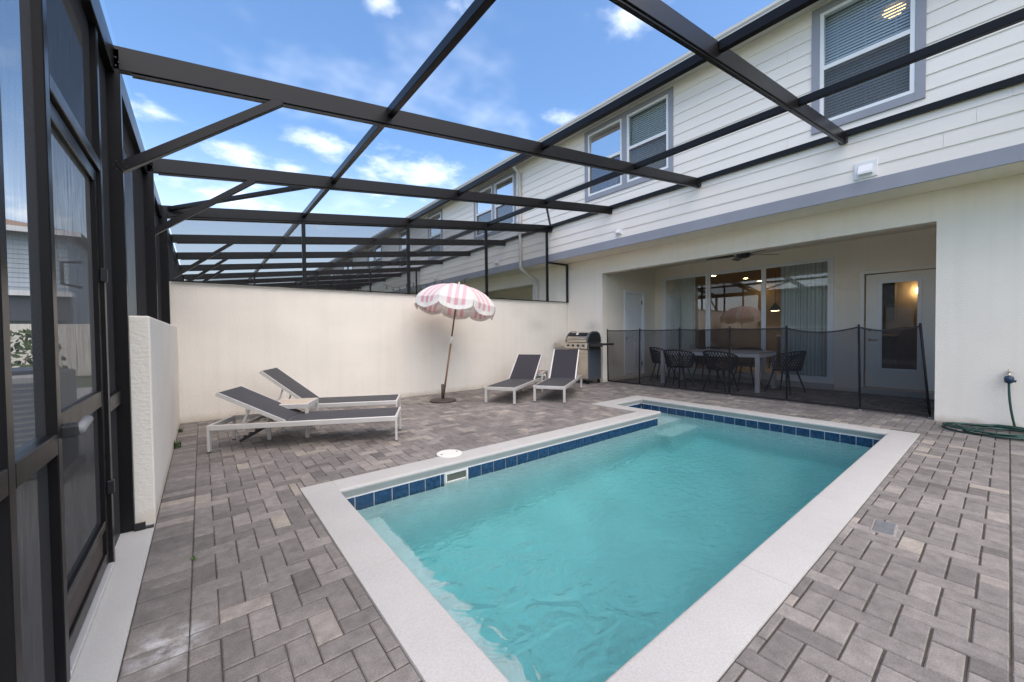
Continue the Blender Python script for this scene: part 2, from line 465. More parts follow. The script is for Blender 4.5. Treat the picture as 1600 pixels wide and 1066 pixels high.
# paver material: colour per paver, mottled by position
def paver_mat():
    m, nt, p = new_mat('paver_concrete')
    at = add(nt, 'ShaderNodeAttribute', attribute_name='tone')
    ao = add(nt, 'ShaderNodeAttribute', attribute_type='OBJECT', attribute_name='tone')
    sm = add(nt, 'ShaderNodeMath', operation='ADD')
    nt.links.new(at.outputs['Fac'], sm.inputs[0]); nt.links.new(ao.outputs['Fac'], sm.inputs[1])
    cr = add(nt, 'ShaderNodeValToRGB')
    e = cr.color_ramp.elements
    e[0].position = 0.0; e[0].color = (0.128, 0.115, 0.107, 1)
    e[1].position = 1.0; e[1].color = (0.315, 0.276, 0.232, 1)
    for pos, c in ((0.3, (0.168, 0.151, 0.140, 1)), (0.6, (0.205, 0.185, 0.170, 1)), (0.85, (0.25, 0.224, 0.204, 1))):
        x = e.new(pos); x.color = c
    nt.links.new(sm.outputs[0], cr.inputs[0])
    g = add(nt, 'ShaderNodeNewGeometry')
    def noise(sc, det, ro=0.6, st=None):
        src = g.outputs['Position']
        if st:
            mp = add(nt, 'ShaderNodeMapping'); mp.inputs['Scale'].default_value = st; nt.links.new(src, mp.inputs[0]); src = mp.outputs[0]
        n = add(nt, 'ShaderNodeTexNoise'); n.inputs['Scale'].default_value = sc; n.inputs['Detail'].default_value = det; n.inputs['Roughness'].default_value = ro
        nt.links.new(src, n.inputs['Vector']); return n.outputs['Fac']
    def rng(v, a, b, c, d):
        mr = add(nt, 'ShaderNodeMapRange'); mr.inputs[1].default_value = a; mr.inputs[2].default_value = b; mr.inputs[3].default_value = c; mr.inputs[4].default_value = d
        nt.links.new(v, mr.inputs[0]); return mr.outputs[0]
    def mul(c, v):
        mx = add(nt, 'ShaderNodeMix', data_type='RGBA', blend_type='MULTIPLY'); mx.inputs['Factor'].default_value = 1
        nt.links.new(c, mx.inputs['A']); nt.links.new(v, mx.inputs['B']); return mx.outputs['Result']
    c = mul(cr.outputs[0], rng(noise(16, 5), 0.3, 0.7, 0.80, 1.20))
    c = mul(c, rng(noise(170, 3), 0.3, 0.7, 0.80, 1.20))
    c = mul(c, rng(noise(0.9, 3), 0.3, 0.7, 0.88, 1.12))
    # pale specks of aggregate
    sp = rng(noise(330, 1), 0.70, 0.76, 0.0, 0.35)
    mx = add(nt, 'ShaderNodeMix', data_type='RGBA'); nt.links.new(sp, mx.inputs['Factor']); nt.links.new(c, mx.inputs['A']); mx.inputs['B'].default_value = (0.6, 0.58, 0.55, 1)
    c = mx.outputs['Result']
    # white efflorescence stain near the gate
    vm = add(nt, 'ShaderNodeVectorMath', operation='DISTANCE'); nt.links.new(g.outputs['Position'], vm.inputs[0]); vm.inputs[1].default_value = (-0.13, 2.02, 0)
    st = add(nt, 'ShaderNodeMath', operation='MULTIPLY'); nt.links.new(rng(vm.outputs['Value'], 0.02, 0.16, 1.0, 0.0), st.inputs[0]); nt.links.new(rng(noise(14, 6), 0.44, 0.64, 0.0, 0.75), st.inputs[1])
    mx = add(nt, 'ShaderNodeMix', data_type='RGBA'); nt.links.new(st.outputs[0], mx.inputs['Factor']); nt.links.new(c, mx.inputs['A']); mx.inputs['B'].default_value = (0.72, 0.72, 0.72, 1)
    nt.links.new(mx.outputs['Result'], p.inputs['Base Color'])
    p.inputs['Roughness'].default_value = 0.85; p.inputs['Specular IOR Level'].default_value = 0.3
    b = add(nt, 'ShaderNodeBump'); b.inputs['Strength'].default_value = 0.5; b.inputs['Distance'].default_value = 0.004
    nt.links.new(noise(120, 5), b.inputs['Height']); nt.links.new(b.outputs[0], p.inputs['Normal'])
    return m
M['paver'] = paver_mat()

def tile_mat():
    m, nt, p = new_mat('glazed_blue_tile')
    g = add(nt, 'ShaderNodeNewGeometry')
    n = add(nt, 'ShaderNodeTexNoise'); n.inputs['Scale'].default_value = 28; n.inputs['Detail'].default_value = 6
    nt.links.new(g.outputs['Position'], n.inputs['Vector'])
    cr = add(nt, 'ShaderNodeValToRGB'); e = cr.color_ramp.elements
    e[0].position = 0.3; e[0].color = (0.006, 0.024, 0.062, 1); e[1].position = 0.72; e[1].color = (0.022, 0.075, 0.165, 1)
    nt.links.new(n.outputs['Fac'], cr.inputs[0]); nt.links.new(cr.outputs[0], p.inputs['Base Color'])
    p.inputs['Roughness'].default_value = 0.22
    return m
M['tile'] = tile_mat()

def water_mat():
    m, nt, p = new_mat('pool_water')
    p.inputs['Base Color'].default_value = (1, 1, 1, 1)
    p.inputs['Transmission Weight'].default_value = 1.0
    p.inputs['Roughness'].default_value = 0.0
    p.inputs['IOR'].default_value = 1.33
    g = add(nt, 'ShaderNodeNewGeometry')
    def noise(sc, det, st, dist=0.0):
        mp = add(nt, 'ShaderNodeMapping'); mp.inputs['Scale'].default_value = st; mp.inputs['Rotation'].default_value = (0, 0, R(25)); nt.links.new(g.outputs['Position'], mp.inputs[0])
        n = add(nt, 'ShaderNodeTexNoise'); n.inputs['Scale'].default_value = sc; n.inputs['Detail'].default_value = det; n.inputs['Distortion'].default_value = dist
        nt.links.new(mp.outputs[0], n.inputs['Vector']); return n.outputs['Fac']
    b1 = add(nt, 'ShaderNodeBump'); b1.inputs['Strength'].default_value = 0.26; b1.inputs['Distance'].default_value = 0.04
    nt.links.new(noise(13, 4, (1, 1.4, 1), 0.4), b1.inputs['Height'])
    b2 = add(nt, 'ShaderNodeBump'); b2.inputs['Strength'].default_value = 0.18; b2.inputs['Distance'].default_value = 0.085
    # stronger rolling ripples by the return jet at the near end
    vm = add(nt, 'ShaderNodeVectorMath', operation='DISTANCE'); nt.links.new(g.outputs['Position'], vm.inputs[0]); vm.inputs[1].default_value = (1.15, 1.45, -0.18)
    mr = add(nt, 'ShaderNodeMapRange'); mr.inputs[1].default_value = 0.15; mr.inputs[2].default_value = 0.95; mr.inputs[3].default_value = 1.0; mr.inputs[4].default_value = 0.0
    nt.links.new(vm.outputs['Value'], mr.inputs[0]); nt.links.new(mr.outputs[0], b2.inputs['Strength'])
    nt.links.new(noise(4.2, 2, (1, 1.3, 1), 1.2), b2.inputs['Height'])
    nt.links.new(b1.outputs[0], b2.inputs['Normal']); nt.links.new(b2.outputs[0], p.inputs['Normal'])
    va = add(nt, 'ShaderNodeVolumeAbsorption'); va.inputs['Color'].default_value = (0.26, 0.82, 0.855, 1); va.inputs['Density'].default_value = 0.62
    nt.links.new(va.outputs[0], nt.nodes['Material Output'].inputs['Volume'])
    return m
M['water'] = water_mat()

def canopy_mat(name, pink):
    m, nt, p = new_mat(name)
    uv = add(nt, 'ShaderNodeUVMap'); sx = add(nt, 'ShaderNodeSeparateXYZ'); nt.links.new(uv.outputs[0], sx.inputs[0])
    def mm(op, a, b=None):
        n = add(nt, 'ShaderNodeMath', operation=op)
        for i, v in enumerate((a, b)):
            if v is None: continue
            if isinstance(v, (int, float)): n.inputs[i].default_value = v
            else: nt.links.new(v, n.inputs[i])
        return n.outputs[0]
    au = mm('ABSOLUTE', sx.outputs[0])
    mid = mm('LESS_THAN', au, 0.031)
    sid = mm('LESS_THAN', mm('ABSOLUTE', mm('SUBTRACT', au, 0.120)), 0.031)
    st = mm('ADD', mid, sid)
    mx = add(nt, 'ShaderNodeMix', data_type='RGBA'); nt.links.new(st, mx.inputs['Factor'])
    mx.inputs['A'].default_value = (0.86, 0.83, 0.80, 1); mx.inputs['B'].default_value = (pink[0], pink[1], pink[2], 1)
    nt.links.new(mx.outputs['Result'], p.inputs['Base Color']); p.inputs['Roughness'].default_value = 0.9
    o = nt.nodes['Material Output']
    tr = add(nt, 'ShaderNodeBsdfTranslucent'); nt.links.new(mx.outputs['Result'], tr.inputs[0])
    ms = add(nt, 'ShaderNodeMixShader'); ms.inputs[0].default_value = 0.32
    nt.links.new(p.outputs[0], ms.inputs[1]); nt.links.new(tr.outputs[0], ms.inputs[2]); nt.links.new(ms.outputs[0], o.inputs[0])
    return m
M['canopy'] = canopy_mat('striped_canopy', (0.86, 0.56, 0.60))
M['valance'] = canopy_mat('striped_valance', (0.83, 0.47, 0.53))
M['fringe'] = mat('cotton_fringe', (0.84, 0.81, 0.76), 0.95, bump=0.6, bscale=160, bdist=0.01)
# ================================================================== SETTING
FX, SX, BY, LX = 7.43, 6.87, 7.08, -0.26      # facade, siding plane, back wall face, low wall face
POOL1 = (0.575, 6.34, 0.61, 3.42)
POOL2 = (5.05, 6.34, 3.42, 4.28)
# ground sheet with the pool left open
g = MB()
def sheet(mb, rects, z):
    for a0, a1, b0, b1 in rects:
        mb.quad((a0, b0, z), (a1, b0, z), (a1, b1, z), (a0, b1, z))
rects = [(-900, 900, -900, 900)]
for h in ((0.60, 6.30, 0.64, 3.40), (5.08, 6.30, 3.40, 4.25)):
    rects = rect_minus(rects, h)
sheet(g, rects, -0.075)
tag(build(g, 'ground', M['earth']), 'grassy ground beyond the walled yard', None, kind='structure')
# patio: bedding and pavers
patio = tag(put('patio', None), 'grey herringbone paver patio around the pool', None, kind='structure')
g = MB()
rects = [(-0.262, 9.70, -1.2, BY)]
for h in ((0.60, 6.30, 0.64, 3.40), (5.08, 6.30, 3.40, 4.25)):
    rects = rect_minus(rects, h)
sheet(g, rects, -0.0068)
build(g, 'joint_sand', M['sand'], patio)

U = 0.0975
def clip(r, b):
    a0, a1, b0, b1 = max(r[0], b[0]), min(r[1], b[1]), max(r[2], b[2]), min(r[3], b[3])
    return (a0, a1, b0, b1) if a1-a0 > 0.012 and b1-b0 > 0.012 else None
bricks = []      # (x0,x1,y0,y1)
X0, Y0 = -0.065, -0.015
bounds = [(X0, FX+0.16, Y0, BY), (FX+0.16, 9.70, 0.60, 5.97)]
NI, NJ = 102, 75
raw = []
for i in range(-2, NI):
    for j in range(-2, NJ):
        d = (i-j) % 4
        if d == 0:
            raw.append((X0+i*U, X0+(i+2)*U, Y0+j*U, Y0+(j+1)*U))
        elif d == 3:
            raw.append((X0+i*U, X0+(i+1)*U, Y0+j*U, Y0+(j+2)*U))
for r in raw:
    for b in bounds:
        c = clip(r, b)
        if not c: continue
        ps = [c]
        for h in (POOL1, POOL2):
            ps = rect_minus(ps, h)
        bricks += [p for p in ps if p[1]-p[0] > 0.012 and p[3]-p[2] > 0.012]
for k in range(-12, 75):
    y = Y0 + k*U
    if y+U <= BY+0.05:
        bricks.append((LX+0.002, X0, y, min(y+U, BY)))
for k in range(0, 78):
    x = X0 + k*U
    if x+U < FX+0.05:
        bricks.append((x, x+U, Y0-2*U, Y0))
def brick_verts(lx, ly, z=0.0, tx=0.0, ty=0.0):
    """chamfered paver centred on the origin"""
    jx, jy = 0.0019, 0.0036; hx, hy = lx/2-jx, ly/2-jy; c = 0.0042
    v = []
    for (ex, ey, zz) in ((0, 0, -0.05), (0, 0, -0.0042), (c, c, 0.0)):
        for sx, sy in ((-1, -1), (1, -1), (1, 1), (-1, 1)):
            x, y = sx*(hx-ex), sy*(hy-ey)
            v.append((x, y, zz+z+tx*x+ty*y))
    f = [(8, 9, 10, 11)]
    for k in range(4):
        l = (k+1) % 4
        f.append((k, l, 4+l, 4+k)); f.append((4+k, 4+l, 8+l, 8+k))
    return v, f
def parea(b):
    pts = [project((x, y, 0)) for x, y in ((b[0], b[2]), (b[1], b[2]), (b[1], b[3]), (b[0], b[3]))]
    if any(p is None for p in pts): return 0
    cx = sum(p[0] for p in pts)/4; cy = sum(p[1] for p in pts)/4
    if not (0 < cx < 1600 and 0 < cy < 1066): return 0
    return abs(sum(pts[k][0]*pts[(k+1) % 4][1]-pts[(k+1) % 4][0]*pts[k][1] for k in range(4)))/2
order = sorted(range(len(bricks)), key=lambda k: -parea(bricks[k]))
single = set(order[:300])
def tone(): return min(1.0, max(0.0, random.gauss(0.50, 0.21) if random.random() > 0.06 else random.uniform(0.75, 1.0)))
cache = {}
rest = MB(); tones = []
for k, b in enumerate(bricks):
    lx, ly = b[1]-b[0], b[3]-b[2]; cx, cy = (b[0]+b[1])/2, (b[2]+b[3])/2
    if k in single:
        key = (round(lx, 3), round(ly, 3), random.randrange(3))
        if key not in cache:
            v, f = brick_verts(lx, ly, 0, random.uniform(-.006, .006), random.uniform(-.006, .006))
            me = D.meshes.new('paver'); me.from_pydata(v, [], f); cache[key] = me
        o = put('paver', cache[key], M['paver'], patio, (cx+random.uniform(-.0008, .0008), cy+random.uniform(-.0008, .0008), random.uniform(-.0012, .0012)), random.uniform(-.006, .006))
        o['tone'] = tone()
    else:
        v, f = brick_verts(lx, ly, random.uniform(-.0012, .0012), random.uniform(-.006, .006), random.uniform(-.006, .006))
        n = len(rest.v)
        rest.v += [(p[0]+cx, p[1]+cy, p[2]) for p in v]; rest.f += [tuple(q+n for q in ff) for ff in f]
        tones += [tone()]*len(f)
me = D.meshes.new('pavers'); me.from_pydata(rest.v, [], rest.f)
at = me.attributes.new('tone', 'FLOAT', 'FACE'); at.data.foreach_set('value', tones)
o = put('pavers', me, M['paver'], patio); o['kind'] = 'stuff'

# concrete strip under the enclosure wall
tag(build(box(-0.50, LX, -1.2, 3.45, -0.07, -0.001), 'concrete_curb', M['concrete'], bevel=0.006), 'pale concrete strip under the screen gate', 'curb')
tag(build(box(-3.2, -0.505, -1.2, 14.0, -0.07, -0.02), 'side_path', M['concrete']), 'concrete path outside the screen wall', None, kind='structure')

# ---------------------------------------------------------------- walls round the yard
low = thing('stucco_wall', 'low cream stucco wall under the left screen panels', 'wall')
build(box(LX-0.20, LX, 3.44, BY-0.003, -0.06, 1.335), 'wall_body', M['stucco'], low, bevel=0.008)
bw = thing('stucco_wall', 'tall cream stucco wall behind the striped umbrella', 'wall')
build(box(LX-0.35, FX-0.003, BY, BY+0.20, -0.06, 1.95), 'wall_body', M['stucco'], bw, bevel=0.008)
for k, yy in enumerate((14.55, 21.9)):
    w = thing('stucco_wall', ('cream stucco wall at the far end of the next yard', 'cream stucco wall two yards beyond the umbrella')[k], 'wall')
    build(box(LX-0.35, FX-0.003, yy, yy+0.2, -0.06, 1.95), 'wall_body', M['stucco'], w, bevel=0.008)

# ---------------------------------------------------------------- pool
pool = thing('swimming_pool', 'L-shaped swimming pool with pale coping and blue waterline tiles', 'pool')
IN1 = (0.81, 6.10, 0.855, 3.18)
IN2 = (5.31, 6.10, 3.18, 4.03)
DEPTH = -1.35
s = MB()
T = 0.045
perim = [(IN1[0], IN1[2]), (IN1[1], IN1[2]), (IN2[1], IN2[3]), (IN2[0], IN2[3]), (IN2[0], IN1[3]), (IN1[0], IN1[3])]
def off(p, d):   # push the perimeter outwards
    x, y = p
    ox = -d if x in (IN1[0], IN2[0]) else d
    oy = -d if y == IN1[2] else d
    if (x, y) == (IN2[0], IN1[3]): ox, oy = -d, d
    return (x+ox, y+oy)
pw = [off(p, T) for p in perim]
n = len(pw)
for k in range(n):
    a, b = pw[k], pw[(k+1) % n]
    s.quad((a[0], a[1], -0.03), (b[0], b[1], -0.03), (b[0], b[1], DEPTH), (a[0], a[1], DEPTH))
i = len(s.v); s.v += [(p[0], p[1], DEPTH) for p in pw]; s.f.append(tuple(range(i, i+n)))
me = D.meshes.new('shell'); me.from_pydata(s.v, [], s.f)
put('shell', me, M['plaster'], pool)
build(box(IN1[0]-T+.001, 1.13, IN1[2]-T+.001, IN1[3]+T-.001, DEPTH+.001, -0.47), 'bench', M['plaster'], pool, bevel=0.02, seg=2)
build(box(IN2[0]-T+.001, IN2[1]+T-.001, 3.30, IN2[3]+T-.001, DEPTH+.001, -0.42), 'step', M['plaster'], pool, bevel=0.02, seg=2)
build(box(IN2[0]-T+.001, IN2[1]+T-.001, 3.02, 3.299, DEPTH+.001, -0.72), 'step', M['plaster'], pool, bevel=0.02, seg=2)
# coping: long cast pieces with a bullnose lip, each its own piece
def coping_piece(p0, p1, inner, outer, axis):
    """axis 'x' runs along x from p0 to p1; inner/outer are y (or x) limits"""
    sgn = 1 if outer > inner else -1
    prof = [(outer, -0.085), (outer, -0.003), (outer-sgn*0.003, 0.006)]
    r = 0.020
    for k in range(8):
        a = (math.pi/2+0.28)*k/7
        prof.append((inner+sgn*(r-r*math.sin(a)), 0.006-r+r*math.cos(a)))
    prof += [(inner+sgn*0.020, -0.045), (inner+sgn*0.034, -0.085)]
    if axis == 'x':
        mb = MB().prism(prof, 'x', p0, p1)
    else:
        mb = MB().prism(prof, 'y', p0, p1)
    me = mb.mesh('coping_stone')
    for p_ in me.polygons: p_.use_smooth = len(p_.vertices) == 4
    me.set_sharp_from_angle(angle=R(35))
    return put('coping_stone', me, M['coping'], pool)
def coping_run(a, b, inner, outer, axis, ln=1.45):
    n = max(1, round((b-a)/ln))
    for k in range(n):
        coping_piece(a+(b-a)*k/n+(0.0008 if k else 0), a+(b-a)*(k+1)/n-(0.0008 if k < n-1 else 0), inner, outer, axis)
coping_run(IN1[2], IN1[3], IN1[0], POOL1[0], 'y')               # near end
coping_run(IN1[0], IN1[1], IN1[2], POOL1[2], 'x')               # right long side
coping_run(IN1[0], IN2[0], IN1[3], POOL1[3], 'x')               # left long side
coping_run(IN1[2], IN2[3], IN1[1], POOL1[1], 'y')               # house end
coping_run(POOL1[3], IN2[3], IN2[0], POOL2[0], 'y', 2)          # alcove side
coping_run(IN2[0], IN2[1], IN2[3], POOL2[3], 'x')               # alcove end
for x0_, x1_, y0_, y1_ in ((POOL1[0], IN1[0], IN1[3], POOL1[3]), (POOL1[0], IN1[0], POOL1[2], IN1[2]), (IN1[1], POOL1[1], POOL1[2], IN1[2]), (IN2[1], POOL2[1], IN2[3], POOL2[3]), (POOL2[0], IN2[0], IN2[3], POOL2[3])):
    build(box(x0_, x1_, y0_, y1_, -.085, .0058), 'coping_corner', M['coping'], pool, bevel=.0012)
# waterline tiles
TW = 0.152
tb = MB()
def tile_mesh(w):
    return box(-w/2, w/2, -0.006, 0.006, -0.074, 0.074).mesh('tile', bevel=0.0025)
tcache = {}
SKIM = (1.735, 1.98)
def tile_run(a, b, fixed, axis, face, skip=None):
    t = a
    while t < b-0.02:
        w = min(TW, b-t)
        if skip and t+w > skip[0]-0.004 and t < skip[1]+0.004:
            if t < skip[0]-0.03: w = skip[0]-0.006-t
            else: t = skip[1]+0.006; continue
        key = round(w, 3)
        if key not in tcache: tcache[key] = tile_mesh(w-0.008)
        c = t+w/2
        o = put('tile', tcache[key], M['tile'], pool, ((c, fixed, -0.166) if axis == 'x' else (fixed, c, -0.166)), (0 if axis == 'x' else math.pi/2))
        t += w
e = 0.039
tile_run(IN1[0]-.032, IN2[0]-.034, IN1[3]+e, 'x', -1, SKIM)
tile_run(IN2[0]-.032, IN2[1]+.032, IN2[3]+e, 'x', -1)
tile_run(IN1[2]-.032, IN2[3]+.032, IN1[1]+e, 'y', -1)
tile_run(IN1[2], IN1[3], IN1[0]-e, 'y', 1)
tile_run(IN1[0], IN1[1], IN1[2]-e, 'x', 1)
tile_run(IN1[3]+.046, IN2[3]+.032, IN2[0]-e, 'y', 1)
gr = MB()      # grout line above the tiles
for k in range(n):
    a, b = [off(p, 0.036) for p in (perim[k], perim[(k+1) % n])]
    gr.bar((a[0], a[1], -0.0865), (b[0], b[1], -0.0865), 0.012, 0.010)
build(gr, 'grout_line', M['grout'], pool)
gw = MB()
pg = [off(p, 0.0425) for p in perim]
for k in range(n):
    a, b = pg[k], pg[(k+1) % n]
    gw.quad((a[0], a[1], -0.08), (b[0], b[1], -0.08), (b[0], b[1], -0.245), (a[0], a[1], -0.245))
build(gw, 'grout', M['grout'], pool)
sk = put('skimmer', None, None, pool)
y = IN1[3]+.033
fr = MB().box(SKIM[0], SKIM[0]+.018, y-.004, y+.010, -.235, -.094).box(SKIM[1]-.018, SKIM[1], y-.004, y+.010, -.235, -.094).box(SKIM[0]+.018, SKIM[1]-.018, y-.004, y+.010, -.108, -.094)
build(fr, 'skimmer_frame', M['plasticwhite'], sk, bevel=.002)
build(box(SKIM[0]+.018, SKIM[1]-.018, y+.0065, y+.009, -.235, -.11), 'skimmer_throat_shade', mat('skimmer_shade', (.10, .11, .09), .7), sk)  # flat panel across the mouth; the opening's shade is put into its colour
build(box(SKIM[0]+.022, SKIM[1]-.022, y-.003, y+.004, -.235, -.172), 'skimmer_weir', M['plasticwhite'], sk, bevel=.002)
jet = MB().lathe([(0.002, 0.0), (0.045, 0.0), (0.052, 0.012), (0.03, 0.016), (0.02, 0.02)], (0, 0, 0), 20)
o = build(jet, 'return_jet', M['plasticwhite'], pool, smooth=True, loc=(1.137, 1.62, -0.72)); o.rotation_euler = (0, math.pi/2, 0)
md = MB().lathe([(0.002, 0.012), (0.09, 0.012), (0.11, 0.0)], (0, 0, 0), 24)
# water body
wt = MB()
pwv = [off(p, 0.053) for p in perim]
WL = -0.182
i = 0
wt.v = [(p[0], p[1], WL) for p in pwv] + [(p[0], p[1], DEPTH-.02) for p in pwv]
wt.f = [tuple(range(n)), tuple(reversed(range(n, 2*n)))] + [(k, k+n, (k+1) % n+n, (k+1) % n) for k in range(n)]
tag(build(wt, 'pool_water', M['water']), 'clear turquoise water filling the pool', None, kind='structure')
lid = thing('skimmer_lid', 'round white skimmer lid at the edge of the pool coping', 'lid', (1.905, 3.435, 0.004))
build(MB().lathe([(0.125, 0.0), (0.125, 0.007), (0.118, 0.010), (0.002, 0.011)], n=40), 'cover', M['plasticwhite'], lid, smooth=False)
for sx in (-.085, .085):
    build(MB().lathe([(0.012, 0.0105), (0.010, 0.0125), (0.002, 0.0125)], (sx, 0.0, 0), 12), 'finger_hole', M['darkgrey'], lid)
dr = thing('deck_drain', 'small grey deck drain set in pale mortar beside the pool', 'drain', (3.20, 0.455, 0.0), R(4))
build(box(-.105, .105, -.058, .058, -.04, .002), 'mortar', mat('old_mortar', (.25, .23, .205), .9, var=.2, vscale=30), dr, bevel=.004)
for sx in (-1, 1):
    build(box(sx*.049-.045, sx*.049+.045, -.045, .045, .0, .006), 'drain_plate', mat('drain_plate', (.135, .138, .145), .6, var=.15, vscale=40), dr, bevel=.003)

# ================================================================== TOWNHOUSE BLOCK
house = thing('townhouse', 'white sided two storey townhouse row with grey window trim', 'house', (FX, 0, 0))
house.location = (0, 0, 0)
YA, YB = -3.0, 46.0
MIR, PER = 7.19, 14.78
def units():
    """openings of the ground floor and the windows of the upper floor along the row"""
    op, wn1 = [], []
    base_o = (0.59, 5.95)
    singles = (0.645, 1.765, 3.95, 5.67); dbl = (3.845, 5.955, 4.11, 5.66)
    for k in range(0, 4):
        sh = (k//2)*PER
        if k % 2 == 0:
            op.append((base_o[0]+sh, base_o[1]+sh)); wn1 += [singles[:0]+(singles[0]+sh, singles[1]+sh, singles[2], singles[3], 1), (dbl[0]+sh, dbl[1]+sh, dbl[2], dbl[3], 2)]
        else:
            m = 2*MIR
            op.append((m-base_o[1]+sh, m-base_o[0]+sh)); wn1 += [(m-dbl[1]+sh, m-dbl[0]+sh, dbl[2], dbl[3], 2), (m-singles[1]+sh, m-singles[0]+sh, singles[2], singles[3], 1)]
    return op, wn1
OPEN, WINS = units()
OT = 2.57
wall = MB()
rects = [(YA, YB, 0.0, 2.958)]
for a, b in OPEN:
    rects = rect_minus(rects, (a, b, -1, OT))
for a0, a1, b0, b1 in rects:
    wall.quad((FX, a0, b0), (FX, a1, b0), (FX, a1, b1), (FX, a0, b1))
for a, b in OPEN:      # reveals
    xb = FX+0.18
    wall.quad((FX, a, 0), (xb, a, 0), (xb, a, OT), (FX, a, OT))
    wall.quad((FX, b, 0), (xb, b, 0), (xb, b, OT), (FX, b, OT))
    wall.quad((FX, a, OT), (xb, a, OT), (xb, b, OT), (FX, b, OT))
    wall.quad((xb, a-.1, OT), (xb, b+.1, OT), (xb, b+.1, 2.9), (xb, a-.1, 2.9))
build(wall, 'ground_floor_wall', M['facade'], house)
build(box(SX-.03, FX+.05, YA, YB, 2.960, 2.99), 'soffit', M['facade'], house)
build(box(SX-.034, SX-.004, YA, YB, 2.952, 3.135), 'band_board', M['trim'], house, bevel=.003)
# backing wall of the upper floor
WHOLE = [(w[0]+.06, w[1]-.06, w[2]+.06, w[3]-.06) for w in WINS]
rects = [(YA, YB, 2.99, 5.80)]
for h in WHOLE: rects = rect_minus(rects, h)
ub = MB()
for a0, a1, b0, b1 in rects:
    ub.quad((SX+.004, a0, b0), (SX+.004, a1, b0), (SX+.004, a1, b1), (SX+.004, a0, b1))
build(ub, 'upper_wall', M['siding'], house)
# lap siding, board by board
EXPO = 0.1815
z = 3.125; row = 0
while z < 5.70:
    z1 = min(z+EXPO, 5.745)
    y = YA - random.uniform(0, 3.6)
    while y < YB:
        L = 3.66 if y < 16 else 7.3
        a0, a1 = max(YA, y+.0012), min(YB, y+L-.0012)
        if a1 > a0:
            ps = [(a0, a1, z, z1+.006)]
            for h in WHOLE: ps = rect_minus(ps, h)
            for p in ps:
                if p[1]-p[0] < .02 or p[3]-p[2] < .01: continue
                def th(zz): return 0.016 - 0.012*(zz-z)/EXPO
                b = MB(); xa, xb = SX-th(p[2]), SX-th(p[3])
                b.v = [(xa, p[0], p[2]), (xa, p[1], p[2]), (xb, p[1], p[3]), (xb, p[0], p[3]), (SX+.003, p[0], p[2]), (SX+.003, p[1], p[2]), (SX+.003, p[1], p[3]), (SX+.003, p[0], p[3])]
                b.f = [(0, 1, 2, 3), (0, 4, 5, 1), (3, 2, 6, 7), (0, 3, 7, 4), (1, 5, 6, 2)]
                build(b, 'siding_board', M['siding'], house)
        y += L
    z += EXPO; row += 1
# eave: soffit, fascia, gutter, roof
build(box(6.52, SX+.02, YA, YB, 5.705, 5.735), 'eave_soffit', M['gutter'], house)
build(MB().prism([(6.52, 5.665), (6.50, 5.665), (6.50, 5.80), (6.52, 5.80)], 'y', YA, YB), 'fascia', M['gutter'], house)
build(MB().prism([(6.498, 5.655), (6.425, 5.655), (6.405, 5.685), (6.405, 5.715), (6.385, 5.745), (6.385, 5.785), (6.397, 5.785), (6.397, 5.75), (6.498, 5.665)], 'y', YA, YB), 'gutter', M['gutter'], house, bevel=0)
build(MB().prism([(6.47, 5.80), (12.5, 8.3), (12.5, 8.26), (6.47, 5.76)], 'y', YA-.3, YB+.3), 'roof', M['roof'], house)

